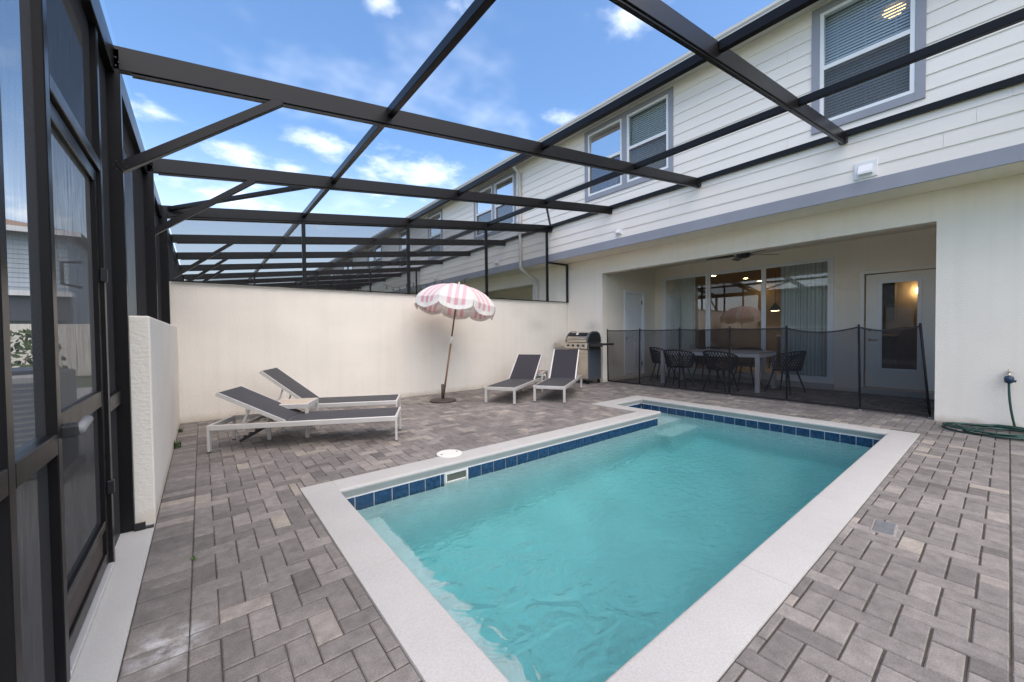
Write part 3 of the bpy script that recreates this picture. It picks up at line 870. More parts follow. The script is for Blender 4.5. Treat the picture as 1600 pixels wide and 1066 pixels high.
def window(w, idx):
    y0, y1, z0, z1, n = w
    wo = put('window', None, None, house)
    tw = 0.092
    x0, x1 = SX-.030, SX-.004
    build(box(x0, x1, y0, y0+tw, z0, z1), 'casing', M['trim'], wo, bevel=.003)
    build(box(x0, x1, y1-tw, y1, z0, z1), 'casing', M['trim'], wo, bevel=.003)
    build(box(x0-.002, x1, y0+tw, y1-tw, z1-.09, z1), 'casing', M['trim'], wo, bevel=.003)
    build(box(x0-.004, x1, y0+tw, y1-tw, z0, z0+.105), 'casing', M['trim'], wo, bevel=.003)
    if n == 2:
        mid = (y0+y1)/2
        build(box(x0, x1, mid-.06, mid+.06, z0+.105, z1-.09), 'casing', M['trim'], wo, bevel=.003)
        cells = [(y0+tw, mid-.06), (mid+.06, y1-tw)]
    else:
        cells = [(y0+tw, y1-tw)]
    a, b = z0+.105, z1-.09
    for c0, c1 in cells:
        zm = (a+b)/2
        fx0, fx1 = SX-.022, SX+.05
        f = MB().box(fx0, fx1, c0, c0+.045, a, b).box(fx0, fx1, c1-.045, c1, a, b).box(fx0+.001, fx1, c0+.045, c1-.045, b-.045, b).box(fx0+.001, fx1, c0+.045, c1-.045, a, a+.045)
        build(f, 'frame', M['white'], wo, bevel=.002)
        build(box(fx0+.004, fx1-.01, c0+.045, c1-.045, zm-.03, zm+.03), 'meeting_rail', M['white'], wo, bevel=.002)
        build(MB().quad((SX+.012, c0+.045, zm+.03), (SX+.012, c1-.045, zm+.03), (SX+.012, c1-.045, b-.045), (SX+.012, c0+.045, b-.045)), 'pane', M['glass'], wo)
        build(MB().quad((SX+.026, c0+.045, a+.045), (SX+.026, c1-.045, a+.045), (SX+.026, c1-.045, zm-.03), (SX+.026, c0+.045, zm-.03)), 'pane', M['glass'], wo)
        build(MB().quad((SX-.008, c0+.045, a+.045), (SX-.008, c1-.045, a+.045), (SX-.008, c1-.045, zm-.03), (SX-.008, c0+.045, zm-.03)), 'insect_screen', M['scr_win'], wo)
        bl = MB(); zz = a+.03
        while zz < b:
            bl.bar((SX+.088, c0+.01, zz), (SX+.088, c1-.01, zz), 0.046, 0.0025, (-0.88, 0, 0.47))
            zz += 0.040
        for yy in (c0+.18, (c0+c1)/2, c1-.18):
            bl.box(SX+.060, SX+.062, yy-.003, yy+.003, a, b)
        o = build(bl, 'blind', M['blind'] if n == 1 else M['blindpale'], wo)
        rm = MB(); xb = SX+1.6
        rm.quad((xb, c0-.6, a-.9), (xb, c1+.6, a-.9), (xb, c1+.6, b+.1), (xb, c0-.6, b+.1))
        for yy in (c0-.02, c1+.02):
            pass
        build(rm, 'room_wall', M['darkroom'], wo)
    return wo
for k, w in enumerate(WINS):
    window(w, k)
# closed upper-floor shell so no daylight leaks behind the blinds
sh = MB().quad((8.6, YA, 3.05), (8.6, YB, 3.05), (8.6, YB, 5.9), (8.6, YA, 5.9)).quad((SX+.01, YA, 5.79), (8.6, YA, 5.79), (8.6, YB, 5.79), (SX+.01, YB, 5.79)).quad((SX+.01, YA, 3.0), (8.6, YA, 3.0), (8.6, YB, 3.0), (SX+.01, YB, 3.0))
build(sh, 'upper_rooms', M['darkroom'], house)
# lit ceiling lamp behind the near upstairs window
cl = thing('ceiling_lamp', 'lit warm ceiling lamp behind the upstairs window blinds', 'lamp', (7.55, 1.02, 5.56))
build(MB().lathe([(0.002, -.07), (0.07, -.06), (0.11, -.02), (0.12, 0.0)], n=24), 'glass_bowl', M['lamp2'], cl, smooth=True)
build(MB().lathe([(0.21, 0.0), (0.21, 0.03), (0.03, 0.05), (0.03, 0.23)], n=24), 'base', M['silver'], cl)

def vent(y, z, s=0.115):
    v = put('dryer_vent', None, None, house)
    build(box(SX-.034, SX-.010, y-s, y+s, z-s*.95, z+s*.95), 'backplate', M['white'], v, bevel=.004)
    build(MB().prism([(SX-.034, z+s*.55), (SX-.10, z-s*.35), (SX-.10, z-s*.62), (SX-.034, z-s*.62)], 'y', y-s*.62, y+s*.62), 'hood', M['white'], v, bevel=.003)
for y, z in ((1.18, 3.275), (5.04, 3.275), (9.33, 3.275), (13.2, 3.275)):
    vent(y, z, .115 if y < 2 else .075)
ds = put('downspout', None, None, house)
def dsp(y):
    build(MB().tube([(6.60, y, 5.70), (6.60, y, 5.62), (6.80, y, 5.45), (6.80, y, 3.03), (6.80, y, 2.93), (7.37, y, 2.62), (7.37, y, 2.52), (7.37, y, 0.1)], 0.045, 8), 'pipe', M['gutter'], ds, smooth=True)
dsp(8.2)

# ---- lanais
BX = 9.70
for k, (a, b) in enumerate(OPEN):
    la = MB(); xb = FX+.18
    if k == 0: a2, b2 = 0.50, 5.97
    else: a2, b2 = a-.1, b+.1
    zc = 2.88
    if k: # plain rooms of the other units
        la.quad((xb, a2, 0), (BX, a2, 0), (BX, a2, zc), (xb, a2, zc)).quad((xb, b2, 0), (BX, b2, 0), (BX, b2, zc), (xb, b2, zc))
        la.quad((xb, a2, zc), (BX, a2, zc), (BX, b2, zc), (xb, b2, zc)).quad((BX, a2, 0), (BX, b2, 0), (BX, b2, zc), (BX, a2, zc))
        build(la, 'lanai_wall', M['facade'], house)
    else:
        # right wall, ceiling, left wall with the panelled door opening, back wall with slider and door openings
        la.quad((xb, a2, 0), (BX+.1, a2, 0), (BX+.1, a2, zc), (xb, a2, zc)).quad((xb, a2, zc), (BX+.1, a2, zc), (BX+.1, b2, zc), (xb, b2, zc))
        for p in rect_minus([(xb, BX+.1, 0, zc)], (8.30, 9.20, 0.10, 2.22)):
            la.quad((p[0], b2, p[2]), (p[1], b2, p[2]), (p[1], b2, p[3]), (p[0], b2, p[3]))
        la.quad((8.30, b2, .1), (8.30, b2+.12, .1), (8.30, b2+.12, 2.22), (8.30, b2, 2.22)).quad((9.20, b2, .1), (9.20, b2+.12, .1), (9.20, b2+.12, 2.22), (9.20, b2, 2.22)).quad((8.30, b2, 2.22), (9.20, b2, 2.22), (9.20, b2+.12, 2.22), (8.30, b2+.12, 2.22)).quad((8.30, b2, .1), (9.20, b2, .1), (9.20, b2+.12, .1), (8.30, b2+.12, .1))
        SL = (2.13, 5.76, 0.12, 2.605); DO = (0.70, 1.68, 0.10, 2.21)
        ps = rect_minus(rect_minus([(a2, b2, 0, zc)], SL), DO)
        for p in ps:
            la.quad((BX, p[0], p[2]), (BX, p[1], p[2]), (BX, p[1], p[3]), (BX, p[0], p[3]))
        for h in (SL, DO):
            la.quad((BX, h[0], h[2]), (BX+.1, h[0], h[2]), (BX+.1, h[0], h[3]), (BX, h[0], h[3])).quad((BX, h[1], h[2]), (BX+.1, h[1], h[2]), (BX+.1, h[1], h[3]), (BX, h[1], h[3]))
            la.quad((BX, h[0], h[3]), (BX+.1, h[0], h[3]), (BX+.1, h[1], h[3]), (BX, h[1], h[3])).quad((BX, h[0], h[2]), (BX+.1, h[0], h[2]), (BX+.1, h[1], h[2]), (BX, h[1], h[2]))
        build(la, 'lanai_wall', M['facade'], house)
# sliding glass door
sl_ = put('sliding_door', None, None, house)
x0 = BX+.005
f = MB()
f.box(x0-.02, x0+.07, SL[0], SL[0]+.05, SL[2], SL[3]).box(x0-.02, x0+.07, SL[1]-.05, SL[1], SL[2], SL[3]).box(x0-.019, x0+.07, SL[0]+.05, SL[1]-.05, SL[3]-.03, SL[3]).box(x0-.019, x0+.07, SL[0]+.05, SL[1]-.05, SL[2], SL[2]+.06)
build(f, 'frame', M['white'], sl_, bevel=.003)
ys = [SL[0]+.05, 3.36, 4.57, SL[1]-.05]
for k in range(3):
    a, b = ys[k], ys[k+1]; xo = x0+(.0 if k != 1 else .03)
    st = MB().box(xo, xo+.03, a, a+.05, SL[2]+.06, SL[3]-.03).box(xo, xo+.03, b-.05, b, SL[2]+.06, SL[3]-.03).box(xo+.001, xo+.029, a+.05, b-.05, SL[2]+.06, SL[2]+.13).box(xo+.001, xo+.029, a+.05, b-.05, SL[3]-.07, SL[3]-.03)
    build(st, 'sash', M['white'], sl_, bevel=.002)
    build(MB().quad((xo+.015, a+.05, SL[2]+.13), (xo+.015, b-.05, SL[2]+.13), (xo+.015, b-.05, SL[3]-.07), (xo+.015, a+.05, SL[3]-.07)), 'pane', M['glass2'], sl_)
# patio door with a long glazed light
pd = put('patio_door', None, None, house)
cs = MB().box(BX-.022, BX-.002, DO[1]-.002, DO[1]+.06, 0.10, DO[3]+.06).box(BX-.022, BX-.002, DO[0]-.06, DO[0]+.002, .10, DO[3]+.06).box(BX-.021, BX-.002, DO[0]+.002, DO[1]-.002, DO[3]-.002, DO[3]+.06)
build(cs, 'casing', M['doorpaint'], pd, bevel=.003)
GL = (0.98, 1.44, 0.47, 2.02)
d = MB()
for p in rect_minus([(DO[0]+.01, DO[1]-.02, DO[2]+.02, DO[3]-.02)], GL):
    d.box(BX+.02, BX+.06, p[0], p[1], p[2], p[3])
build(d, 'door_leaf', M['doorpaint'], pd)
gf = MB().box(BX+.004, BX+.02, GL[0]-.05, GL[0]+.006, GL[2]-.05, GL[3]+.05).box(BX+.004, BX+.02, GL[1]-.006, GL[1]+.05, GL[2]-.05, GL[3]+.05).box(BX+.005, BX+.02, GL[0]+.006, GL[1]-.006, GL[3]-.006, GL[3]+.05).box(BX+.005, BX+.02, GL[0]+.006, GL[1]-.006, GL[2]-.05, GL[2]+.006)
build(gf, 'glazing_frame', M['white'], pd, bevel=.004)
build(MB().quad((BX+.03, GL[0], GL[2]), (BX+.03, GL[1], GL[2]), (BX+.03, GL[1], GL[3]), (BX+.03, GL[0], GL[3])), 'pane', M['glass2'], pd)
bl = MB(); zz = GL[2]+.02
while zz < GL[3]:
    bl.bar((BX+.045, GL[0]+.005, zz), (BX+.045, GL[1]-.005, zz), 0.013, 0.0012, (-0.3, 0, 0.95)); zz += .020
build(bl, 'blind', M['blind'], pd)
for z, r in ((1.18, .032), (1.00, .028)):
    o = build(MB().lathe([(0.002, .03), (r*.7, .03), (r, .012), (r, 0)], n=18), 'lock' if z > 1.1 else 'door_handle', M['brass'], pd, smooth=True, loc=(BX+.02, 1.60, z)); o.rotation_euler = (0, -math.pi/2, 0)
build(MB().tube([(BX-.02, 1.60, 1.0), (BX-.025, 1.49, 0.995)], .010, 8), 'lever', M['brass'], pd, smooth=True)
build(box(BX-.10, BX+.02, DO[0]-.05, DO[1]+.05, 0.0, 0.099), 'doorstep', M['concrete'], pd, bevel=.006)
build(box(BX-.06, BX+.005, SL[0]-.02, SL[1]+.02, 0.0, 0.118), 'slider_step', M['concrete'], sl_, bevel=.006)
# panelled utility door in the left wall of the lanai
ud = put('panel_door', None, None, house)
b2 = 5.97
build(box(8.36, 9.14, b2+.05, b2+.09, .12, 2.16), 'door_leaf', M['white'], ud, bevel=.003)
for c0, c1 in ((8.45, 8.71), (8.79, 9.05)):
    for z0, z1 in ((.28, .92), (1.04, 1.70), (1.80, 2.06)):
        build(box(c0, c1, b2+.041, b2+.051, z0, z1), 'door_panel', M['white'], ud, bevel=.008)
ca = MB().box(8.29, 8.36, b2-.012, b2+.07, .10, 2.23).box(9.14, 9.21, b2-.012, b2+.07, .10, 2.23).box(8.36, 9.14, b2-.011, b2+.07, 2.16, 2.23)
build(ca, 'casing', M['white'], ud, bevel=.004)
for z in (.35, 1.95):
    build(box(9.115, 9.15, b2+.035, b2+.05, z-.05, z+.05), 'hinge', M['darkgrey'], ud)
build(MB().lathe([(0.03, 0), (0.03, .01), (.012, .012), (.012, .04), (.03, .05), (.002, .065)], n=16), 'door_knob', M['brass'], ud, smooth=True, loc=(8.43, b2+.05, 1.02)).rotation_euler = (math.pi/2, 0, 0)
build(box(7.80, 7.87, b2-.02, b2-.002, .42, .54), 'outlet_cover', M['plasticwhite'], house, bevel=.004)
# room behind the glass
ro = MB(); X1 = 14.2
ro.quad((BX+.1, .3, 0), (X1, .3, 0), (X1, .3, 2.75), (BX+.1, .3, 2.75)).quad((BX+.1, 7.0, 0), (X1, 7.0, 0), (X1, 7.0, 2.75), (BX+.1, 7.0, 2.75)).quad((X1, .3, 0), (X1, 7.0, 0), (X1, 7.0, 2.75), (X1, .3, 2.75))
ro.quad((BX+.1, .3, 2.75), (X1, .3, 2.75), (X1, 7, 2.75), (BX+.1, 7, 2.75))
for p in rect_minus(rect_minus([(.3, 7.0, 0, 2.75)], SL), DO):
    ro.quad((BX+.101, p[0], p[2]), (BX+.101, p[1], p[2]), (BX+.101, p[1], p[3]), (BX+.101, p[0], p[3]))
build(ro, 'interior_wall', M['warmwall'], house)
build(MB().quad((BX+.1, .3, .1), (X1, .3, .1), (X1, 7, .1), (BX+.1, 7, .1)), 'interior_floor', M['intfloor'], house)
def curtain(y0, y1, name, label):
    mb = MB(); n = 70; top, bot = 2.62, .14
    pts = []
    for k in range(n+1):
        t = k/n; y = y0+(y1-y0)*t
        x = BX+.22+.035*math.sin(t*(y1-y0)*58+math.sin(t*9)*1.2)+.01*math.sin(t*31)
        pts.append((x, y))
    for k in range(n):
        a, b = pts[k], pts[k+1]
        mb.quad((a[0], a[1], bot), (b[0], b[1], bot), (b[0]*.3+.7*(BX+.22), b[1], top), (a[0]*.3+.7*(BX+.22), a[1], top))
    me = mb.mesh(name, smooth=False); me.validate()
    bm = bmesh.new(); bm.from_mesh(me); bmesh.ops.remove_doubles(bm, verts=bm.verts, dist=1e-5)
    for f in bm.faces: f.smooth = True
    bm.to_mesh(me); bm.free()
    return tag(put(name, me, M['cloth']), label, 'curtain', 'curtains behind the sliding door')
curtain(2.22, 3.10, 'curtain', 'white pleated curtain behind the right sliding pane')
curtain(4.98, 5.72, 'curtain', 'white pleated curtain behind the left sliding pane')
kc = thing('kitchen_cabinet', 'dark kitchen cabinets enlarged to darken the back of the lit room', 'cabinet', (14.0, 3.4, .1))  # cabinets enlarged as an added dark backdrop behind the glass
build(box(-.5, .19, -1.6, .9, .0, .9), 'base_unit', M['darkcab'], kc, bevel=.01)
build(box(-.2, .19, -1.6, .9, 1.30, 2.6), 'wall_unit', M['darkcab'], kc, bevel=.01)
build(box(-.52, .19, -1.62, .92, .9, .94), 'worktop', M['tablewhite'], kc, bevel=.004)
for k, (x, y) in enumerate(((11.41, 5.20), (12.80, 4.90), (13.86, 4.90), (11.55, 2.84), (12.90, 3.76))):
    o = thing('downlight', ('lit downlight nearest the sliding door', 'lit downlight in the middle of the room', 'lit downlight at the back of the room', 'lit downlight above the right curtain', 'lit downlight behind the right pane')[k], 'lamp', (x, y, 2.748), 0, 'downlights in the room')
    build(MB().lathe([(0.085, 0), (0.085, -.008), (.062, -.010), (.06, -.003), (.002, -.003)], n=20), 'trim_ring', M['white'], o)
    build(MB().lathe([(0.058, -.004), (.05, -.007), (.002, -.008)], n=20), 'lens', M['lamp'], o)
pl = thing('pendant_lamp', 'glowing pendant lamp over the kitchen seen through the glass', 'lamp', (12.5, 4.03, -.08))
build(MB().tube([(0, 0, 2.825), (0, 0, 2.02)], .006, 6), 'cord', M['black'], pl)
build(MB().lathe([(.03, 2.02), (.05, 1.98), (.13, 1.86), (.16, 1.80), (.15, 1.80), (.04, 1.96)], n=20), 'lamp_shade', M['blacksteel'], pl, smooth=True)
build(MB().lathe([(.002, 1.80), (.10, 1.805), (.13, 1.82)], n=20), 'bulb', M['lamp'], pl, smooth=True)
wl = thing('wall_lamp', 'small lit wall lamp seen through the patio door', 'lamp', (14.195, 1.405, 2.14))
build(box(-.03, .0, -.04, .04, -.08, .08), 'backplate', M['blacksteel'], wl, bevel=.006)
build(MB().lathe([(.002, -.07), (.05, -.06), (.06, .0), (.05, .07), (.002, .08)], (-.10, 0, 0), 18), 'globe', M['lamp'], wl, smooth=True)
# ceiling fan
fa = thing('ceiling_fan', 'dark bladed ceiling fan under the covered patio roof', 'fan', (8.25, 3.20, 0.105))
build(MB().tube([(0, 0, 2.80), (0, 0, 2.55)], .02, 10), 'downrod', M['blacksteel'], fa, smooth=True)
build(MB().lathe([(.03, 2.62), (.10, 2.60), (.12, 2.55), (.11, 2.50), (.05, 2.48), (.002, 2.48)], n=24), 'motor', M['blacksteel'], fa, smooth=True)
for k in range(5):
    a = 2*math.pi*k/5+R(250)
    dx, dy = math.cos(a), math.sin(a)
    b = MB(); px_, py_ = -dy, dx
    pr = []
    for t, w in ((.16, .045), (.24, .06), (.45, .072), (.60, .070), (.66, .05)):
        pr.append((t, w))
    vs = []
    for t, w in pr:
        for sgn in (-1, 1):
            vs.append((dx*t+px_*w*sgn, dy*t+py_*w*sgn, 2.545+sgn*.012))
    m_ = len(pr)
    b.v = vs + [(v[0], v[1], v[2]+.008) for v in vs]
    for q in range(m_-1):
        b.f.append((2*q, 2*q+1, 2*q+3, 2*q+2)); o_ = 2*m_; b.f.append((o_+2*q, o_+2*q+2, o_+2*q+3, o_+2*q+1))
        b.f.append((2*q, 2*q+2, o_+2*q+2, o_+2*q)); b.f.append((2*q+1, o_+2*q+1, o_+2*q+3, 2*q+3))
    b.f.append((0, 2*m_, 2*m_+1, 1)); b.f.append((2*m_-2, 2*m_-1, 4*m_-1, 4*m_-2))
    build(b, 'blade', M['fan'], fa)
    build(MB().bar((dx*.09, dy*.09, 2.53), (dx*.2, dy*.2, 2.543), .03, .008), 'blade_iron', M['blacksteel'], fa)
for s_ in (-.03, .04):
    build(MB().tube([(s_, s_*.4, 2.48), (s_, s_*.4, 2.30)], .0025, 5), 'pull_chain', M['silver'], fa)
# ================================================================== SCREEN ENCLOSURES
def rz_(x): return 2.955 + 0.1225*(x+0.37)
PUR = (1.33, 3.13, 4.94)
XE = 6.852
def enclosure(label, beams, ystart, yend, first, scr_roof, detail=True):
    c = thing('screen_enclosure', label, 'pool enclosure')
    BW, BH = 0.052, 0.14
    slope = Vector((1, 0, 0.1225)).normalized()
    for y in beams:
        z0 = rz_(-0.49)-BH/2; z1 = rz_(XE)-BH/2
        b = build(MB().bar((-0.49, y, z0), (XE, y, z1), BW, BH), 'roof_beam', M['bronze'], c, bevel=.003)
        lip = MB().bar((-0.30, y, z0+.023-BH/2+.004-.012), (XE, y, z1-BH/2+.004-.012), .030, .016)
        build(lip, 'beam_lip', M['bronze'], b)
        # footing bracket against the house
        build(box(XE-.09, XE-.004, y-.045, y+.045, z1-BH/2-.012, z1-BH/2+.055), 'bracket', M['bronze'], c, bevel=.003)
    for y0, y1 in zip(beams[:-1], beams[1:]):
        for x in PUR:
            zt = rz_(x)
            build(MB().bar((x, y0+.027, zt-.04), (x, y1-.027, zt-.04), .052, .076), 'purlin', M['bronze'], c, bevel=.003)
        xs = (-0.36,) + PUR + (XE-.05,)
        for a, b in zip(xs[:-1], xs[1:]):
            build(MB().quad((a, y0, rz_(a)-.004), (b, y0, rz_(b)-.004), (b, y1, rz_(b)-.004), (a, y1, rz_(a)-.004)), 'roof_screen', scr_roof, c)
    build(box(XE-.052, XE-.003, ystart, yend, 3.770, 3.848), 'house_carrier', M['bronze'], c, bevel=.003)
    build(box(-0.455, -0.375, ystart, yend, 2.79, 2.945), 'eave_beam', M['bronze'], c, bevel=.003)
    build(box(-0.53, -0.385, ystart, yend, 2.947, 2.975), 'eave_gutter_sheen', M['silver'], c, bevel=.003)  # bronze lip made pale: the sky's reflection is put into its colour
    return c
beams = [-0.45, 1.405, 3.375, 5.25, 7.05]
cage = enclosure('bronze framed screen enclosure over the pool with a gate', beams, -0.5, 7.10, True, M['scr_roof'])
def rivets(mb, x, y, z, n=6, s=.028):
    for k in range(n):
        a = 2*math.pi*k/n
        mb.box(x+s*math.cos(a)-.004, x+s*math.cos(a)+.004, y-.003, y, z+s*math.sin(a)-.004, z+s*math.sin(a)+.004)
    return mb
for y, xi, zb in ((3.375, -0.352, 0.0), (5.25, -0.335, 1.336), (7.035, -0.325, 1.336), (1.405, -0.40, 0.0)):
    if y == 1.405:
        continue
    col = build(box(xi-.15, xi, y-.026, y+.026, zb, rz_(xi)-.02), 'column', M['bronze'], cage, bevel=.003)
    build(rivets(rivets(MB(), xi-.03, y-.026, 2.86), xi-.012, y-.0262, 2.24), 'screws', M['black'], col)
for y in (3.375, 5.25):
    xi = -0.352 if y < 4 else -0.335
    build(MB().bar((xi-.02, y-.004, 2.225), (0.50, y-.004, rz_(.5)-.13), .05, .055), 'brace', M['bronze'], cage, bevel=.003)
build(MB().bar((-0.30, 7.0, rz_(-.3)-.05), (1.33, 5.28, rz_(1.33)-.05), .05, .05), 'roof_diagonal', M['bronze'], cage, bevel=.003)
build(MB().bar((5.0, 5.28, rz_(5.0)-.05), (6.80, 7.02, rz_(6.8)-.05), .04, .04), 'roof_diagonal', M['bronze'], cage, bevel=.003)
# gable above the stucco wall
for x in (1.325, 3.10, 4.89, 6.70):
    build(box(x-.026, x+.026, 7.03, 7.08+.0, 1.953, rz_(x)-.135), 'gable_post', M['bronze'], cage, bevel=.003)
build(box(-.30, 6.66, 7.036, 7.075, 1.952, 1.972), 'base_rail', M['bronze'], cage, bevel=.002)
gp = [-.32, 1.325, 3.10, 4.89, 6.70]
for a, b in zip(gp[:-1], gp[1:]):
    build(MB().quad((a, 7.056, 1.97), (b, 7.056, 1.97), (b, 7.056, rz_(b)-.1), (a, 7.056, rz_(a)-.1)), 'gable_screen', M['scr_gable'], cage)
build(MB().bar((6.70, 7.055, 2.915), (7.425, 7.055, 2.915), .045, .045), 'return_frame', M['black'], cage, bevel=.004)
build(box(7.375, 7.425, 7.03, 7.078, 1.953, 2.892), 'return_frame', M['black'], cage, bevel=.004)
build(box(6.727, 7.374, 7.04, 7.07, 1.952, 1.972), 'return_frame', M['black'], cage, bevel=.002)
# side wall by the gate
PX0, PX1 = -0.438, -0.388
for y0, y1 in ((1.555, 1.605), (1.99, 2.04), (2.905, 2.955), (0.55, 0.60)):
    build(box(PX0, PX1, y0, y1, 0.0, 2.789), 'side_post', M['bronze'], cage, bevel=.003)
for y0, y1, z0, z1 in ((1.606, 1.989, .805, .875), (2.956, 3.348, .80, .88), (2.041, 2.904, 2.055, 2.11), (0.60, 1.554, .805, .875)):
    build(box(PX0, PX1, y0, y1, z0, z1), 'side_rail', M['bronze'], cage, bevel=.003)
sx_ = -0.414
def side_screen(y0, y1, z0, z1, m):
    build(MB().quad((sx_, y0, z0), (sx_, y1, z0), (sx_, y1, z1), (sx_, y0, z1)), 'side_screen', m, cage)
side_screen(1.605, 1.99, .875, 2.79, M['scr_open']); side_screen(1.605, 1.99, 0, .805, M['scr_side'])
side_screen(.60, 1.555, 0, 2.79, M['scr_open'])
side_screen(2.04, 2.905, 2.11, 2.79, M['scr_side']); side_screen(2.955, 3.35, 0, .80, M['scr_side']); side_screen(2.955, 3.35, .88, 2.79, M['scr_side'])
side_screen(3.40, 5.22, 1.337, 2.79, M['scr_side']); side_screen(5.28, 7.0, 1.337, 2.79, M['scr_side'])
# gate leaf
gate = put('gate', None, None, cage)
GX0, GX1 = -0.436, -0.402
gy0, gy1 = 2.046, 2.899
fr = MB().box(GX0, GX1, gy0, gy0+.055, .035, 2.045).box(GX0, GX1, gy1-.055, gy1, .035, 2.045).box(GX0, GX1-.001, gy0+.055, gy1-.055, 1.985, 2.045).box(GX0, GX1-.001, gy0+.055, gy1-.055, .85, .93).box(GX0, GX1-.001, gy0+.055, gy1-.055, .225, .265).box(GX0, GX1-.001, gy0+.055, gy1-.055, .035, .095)
build(fr, 'gate_frame', M['bronze'], gate, bevel=.003)
build(box(-.424, -.416, gy0+.055, gy1-.055, .095, .225), 'kick_plate', M['iron'], gate)
build(MB().quad((-.42, gy0+.05, .93), (-.42, gy1-.05, .93), (-.42, gy1-.05, 1.985), (-.42, gy0+.05, 1.985)), 'gate_screen', M['scr_gate'], gate)
build(MB().quad((-.42, gy0+.05, .265), (-.42, gy1-.05, .265), (-.42, gy1-.05, .85), (-.42, gy0+.05, .85)), 'gate_screen', M['scr_side'], gate)
build(MB().tube([(-.355, 2.085, .865), (-.352, 2.20, .885)], .017, 14), 'latch_barrel', M['acwhite'], gate, smooth=True)
build(box(-.402, -.355, 2.07, 2.16, .845, .885), 'latch_plate', M['blacksteel'], gate, bevel=.004)
build(MB().tube([(-.445, 2.76, 1.56), (-.50, 2.72, 1.55), (-.50, 2.72, 1.45), (-.445, 2.76, 1.44)], .007, 8), 'pull_handle', M['blacksteel'], gate, smooth=True)
for z in (1.52, .42):
    build(MB().box(-.402, -.375, 2.885, 2.92, z-.035, z+.035), 'hinge', M['black'], gate, bevel=.004)
build(box(-.445, -.385, 2.04, 2.905, 0.0, .022), 'threshold', M['silver'], cage, bevel=.003)
build(MB().box(-.351, -.30, 3.33, 3.345, .0, .045).box(-.351, -.262, 3.335, 3.375, .0, .006), 'anchor_bracket', M['black'], cage)
# enclosures of the neighbouring yards
def next_cage(label, y0, y1, beams, alpha):
    c = enclosure(label, [y0+.03]+beams, y0, y1, False, screen_mat('next_screen', alpha, (.05, .048, .048)))
    for y in beams:
        build(box(-.50, -.35, y-.026, y+.026, 0.0, 2.93), 'column', M['bronze'], c, bevel=.003)
    for y in beams[:3]:
        build(MB().bar((-.36, y, 2.225), (.50, y, rz_(.5)-.13), .05, .055), 'brace', M['bronze'], c)
    for x in (1.325, 3.10, 4.89, 6.70):
        build(box(x-.026, x+.026, beams[-1]-.024, beams[-1]+.024, 1.953, rz_(x)-.135), 'gable_post', M['bronze'], c)
    return c
next_cage('dark screen enclosure of the next yard behind the stucco wall', 7.12, 14.5, [8.95, 10.80, 12.65, 14.52], .55)
next_cage('dark screen enclosure two yards beyond the stucco wall', 14.52, 21.9, [16.4, 18.25, 20.1, 21.88], .76)
next_cage('farthest dark screen enclosure along the townhouse row', 21.9, 29.3, [23.8, 25.65, 27.5, 29.3], .85)
sl2 = thing('string_lights', 'string of small dark bulbs hanging beyond the stucco wall', 'lights')
pts = []
for k in range(25):
    t = k/24; x = 5.0+1.6*t; yy = 13.5-3.0*t
    pts.append((x, yy, 2.95-.16*abs(math.sin(t*math.pi*3))))
build(MB().tube(pts, .006, 5), 'cable', M['black'], sl2)
for k in range(1, 24, 2):
    p = pts[k]
    build(MB().lathe([(.012, 0), (.014, -.05), (.028, -.08), (.026, -.11), (.002, -.125)], p, 8), 'bulb', M['darkgrey'], sl2)

# ================================================================== LEFT SIDE BEYOND THE GATE
nh = thing('neighbour_house', 'blue grey sided house with brown roof beyond the gate', 'house', (0, 0, 0))
build(box(-20, -4.4, 25, 36, 0, 5.6), 'wall', M['bluegrey'], nh)
z = 3.3
while z < 5.5:
    build(MB().prism([(25.0-.03, z), (25.0-.008, z+.18), (25.0, z+.18), (25.0, z)], 'x', -20, -4.4), 'siding_board', M['bluegrey'], nh); z += .19
build(MB().bar((-20, 24.4, 5.55), (-3.9, 24.4, 5.55), .12, .2), 'fascia', M['white'], nh)
rf = MB(); rf.v = [(-20.5, 24.4, 5.62), (-3.9, 24.4, 5.62), (-3.9, 36.6, 5.62), (-20.5, 36.6, 5.62), (-15, 30.5, 7.4), (-10.0, 30.5, 7.4)]
rf.f = [(0, 1, 5, 4), (1, 2, 5), (2, 3, 4, 5), (3, 0, 4)]
build(rf, 'roof', M['wood'], nh)
build(box(-20, -4.2, 24.2, 24.9, 2.9, 3.1), 'band', M['white'], nh)
build(box(-20, -4.3, 24.5, 24.95, 1.9, 2.88), 'porch_screen', M['darkgrey'], nh)
vf = thing('vinyl_fence', 'long beige fence running behind the shrub', 'fence', (0, 0, 0))
for k in range(12):
    build(box(-9+k*.66, -9+k*.66+.655, 18.0, 18.06, 0, 1.62), 'panel', M['stucco'], vf, bevel=.006)
sb = thing('shrub', 'leafy green shrub outside the screen wall', 'shrub', (-2.0, 8.2, 0))
lf = MB()
rnd = random.Random(3)
for k in range(900):
    a = rnd.uniform(0, 6.283); h = rnd.uniform(.15, 1.3); r = .55*math.sqrt(rnd.random())*(1-.4*abs(h-.7))
    c_ = Vector((r*math.cos(a), r*math.sin(a), h)); d1 = Vector((rnd.gauss(0, 1), rnd.gauss(0, 1), rnd.gauss(0, 1))).normalized(); d2 = d1.orthogonal().normalized()
    s_ = rnd.uniform(.03, .06)
    lf.quad(c_-d1*s_, c_+d2*s_*.5, c_+d1*s_, c_-d2*s_*.5)
me = D.meshes.new('foliage'); me.from_pydata(lf.v, [], lf.f); put('foliage', me, M['leaf'], sb)
st = MB()
for k in range(7):
    a = k*.9; st.tube([(0, 0, 0), (.1*math.cos(a), .1*math.sin(a), .5), (.35*math.cos(a), .35*math.sin(a), 1.0)], [.02, .014, .006], 6)
build(st, 'stem', M['wood'], sb)
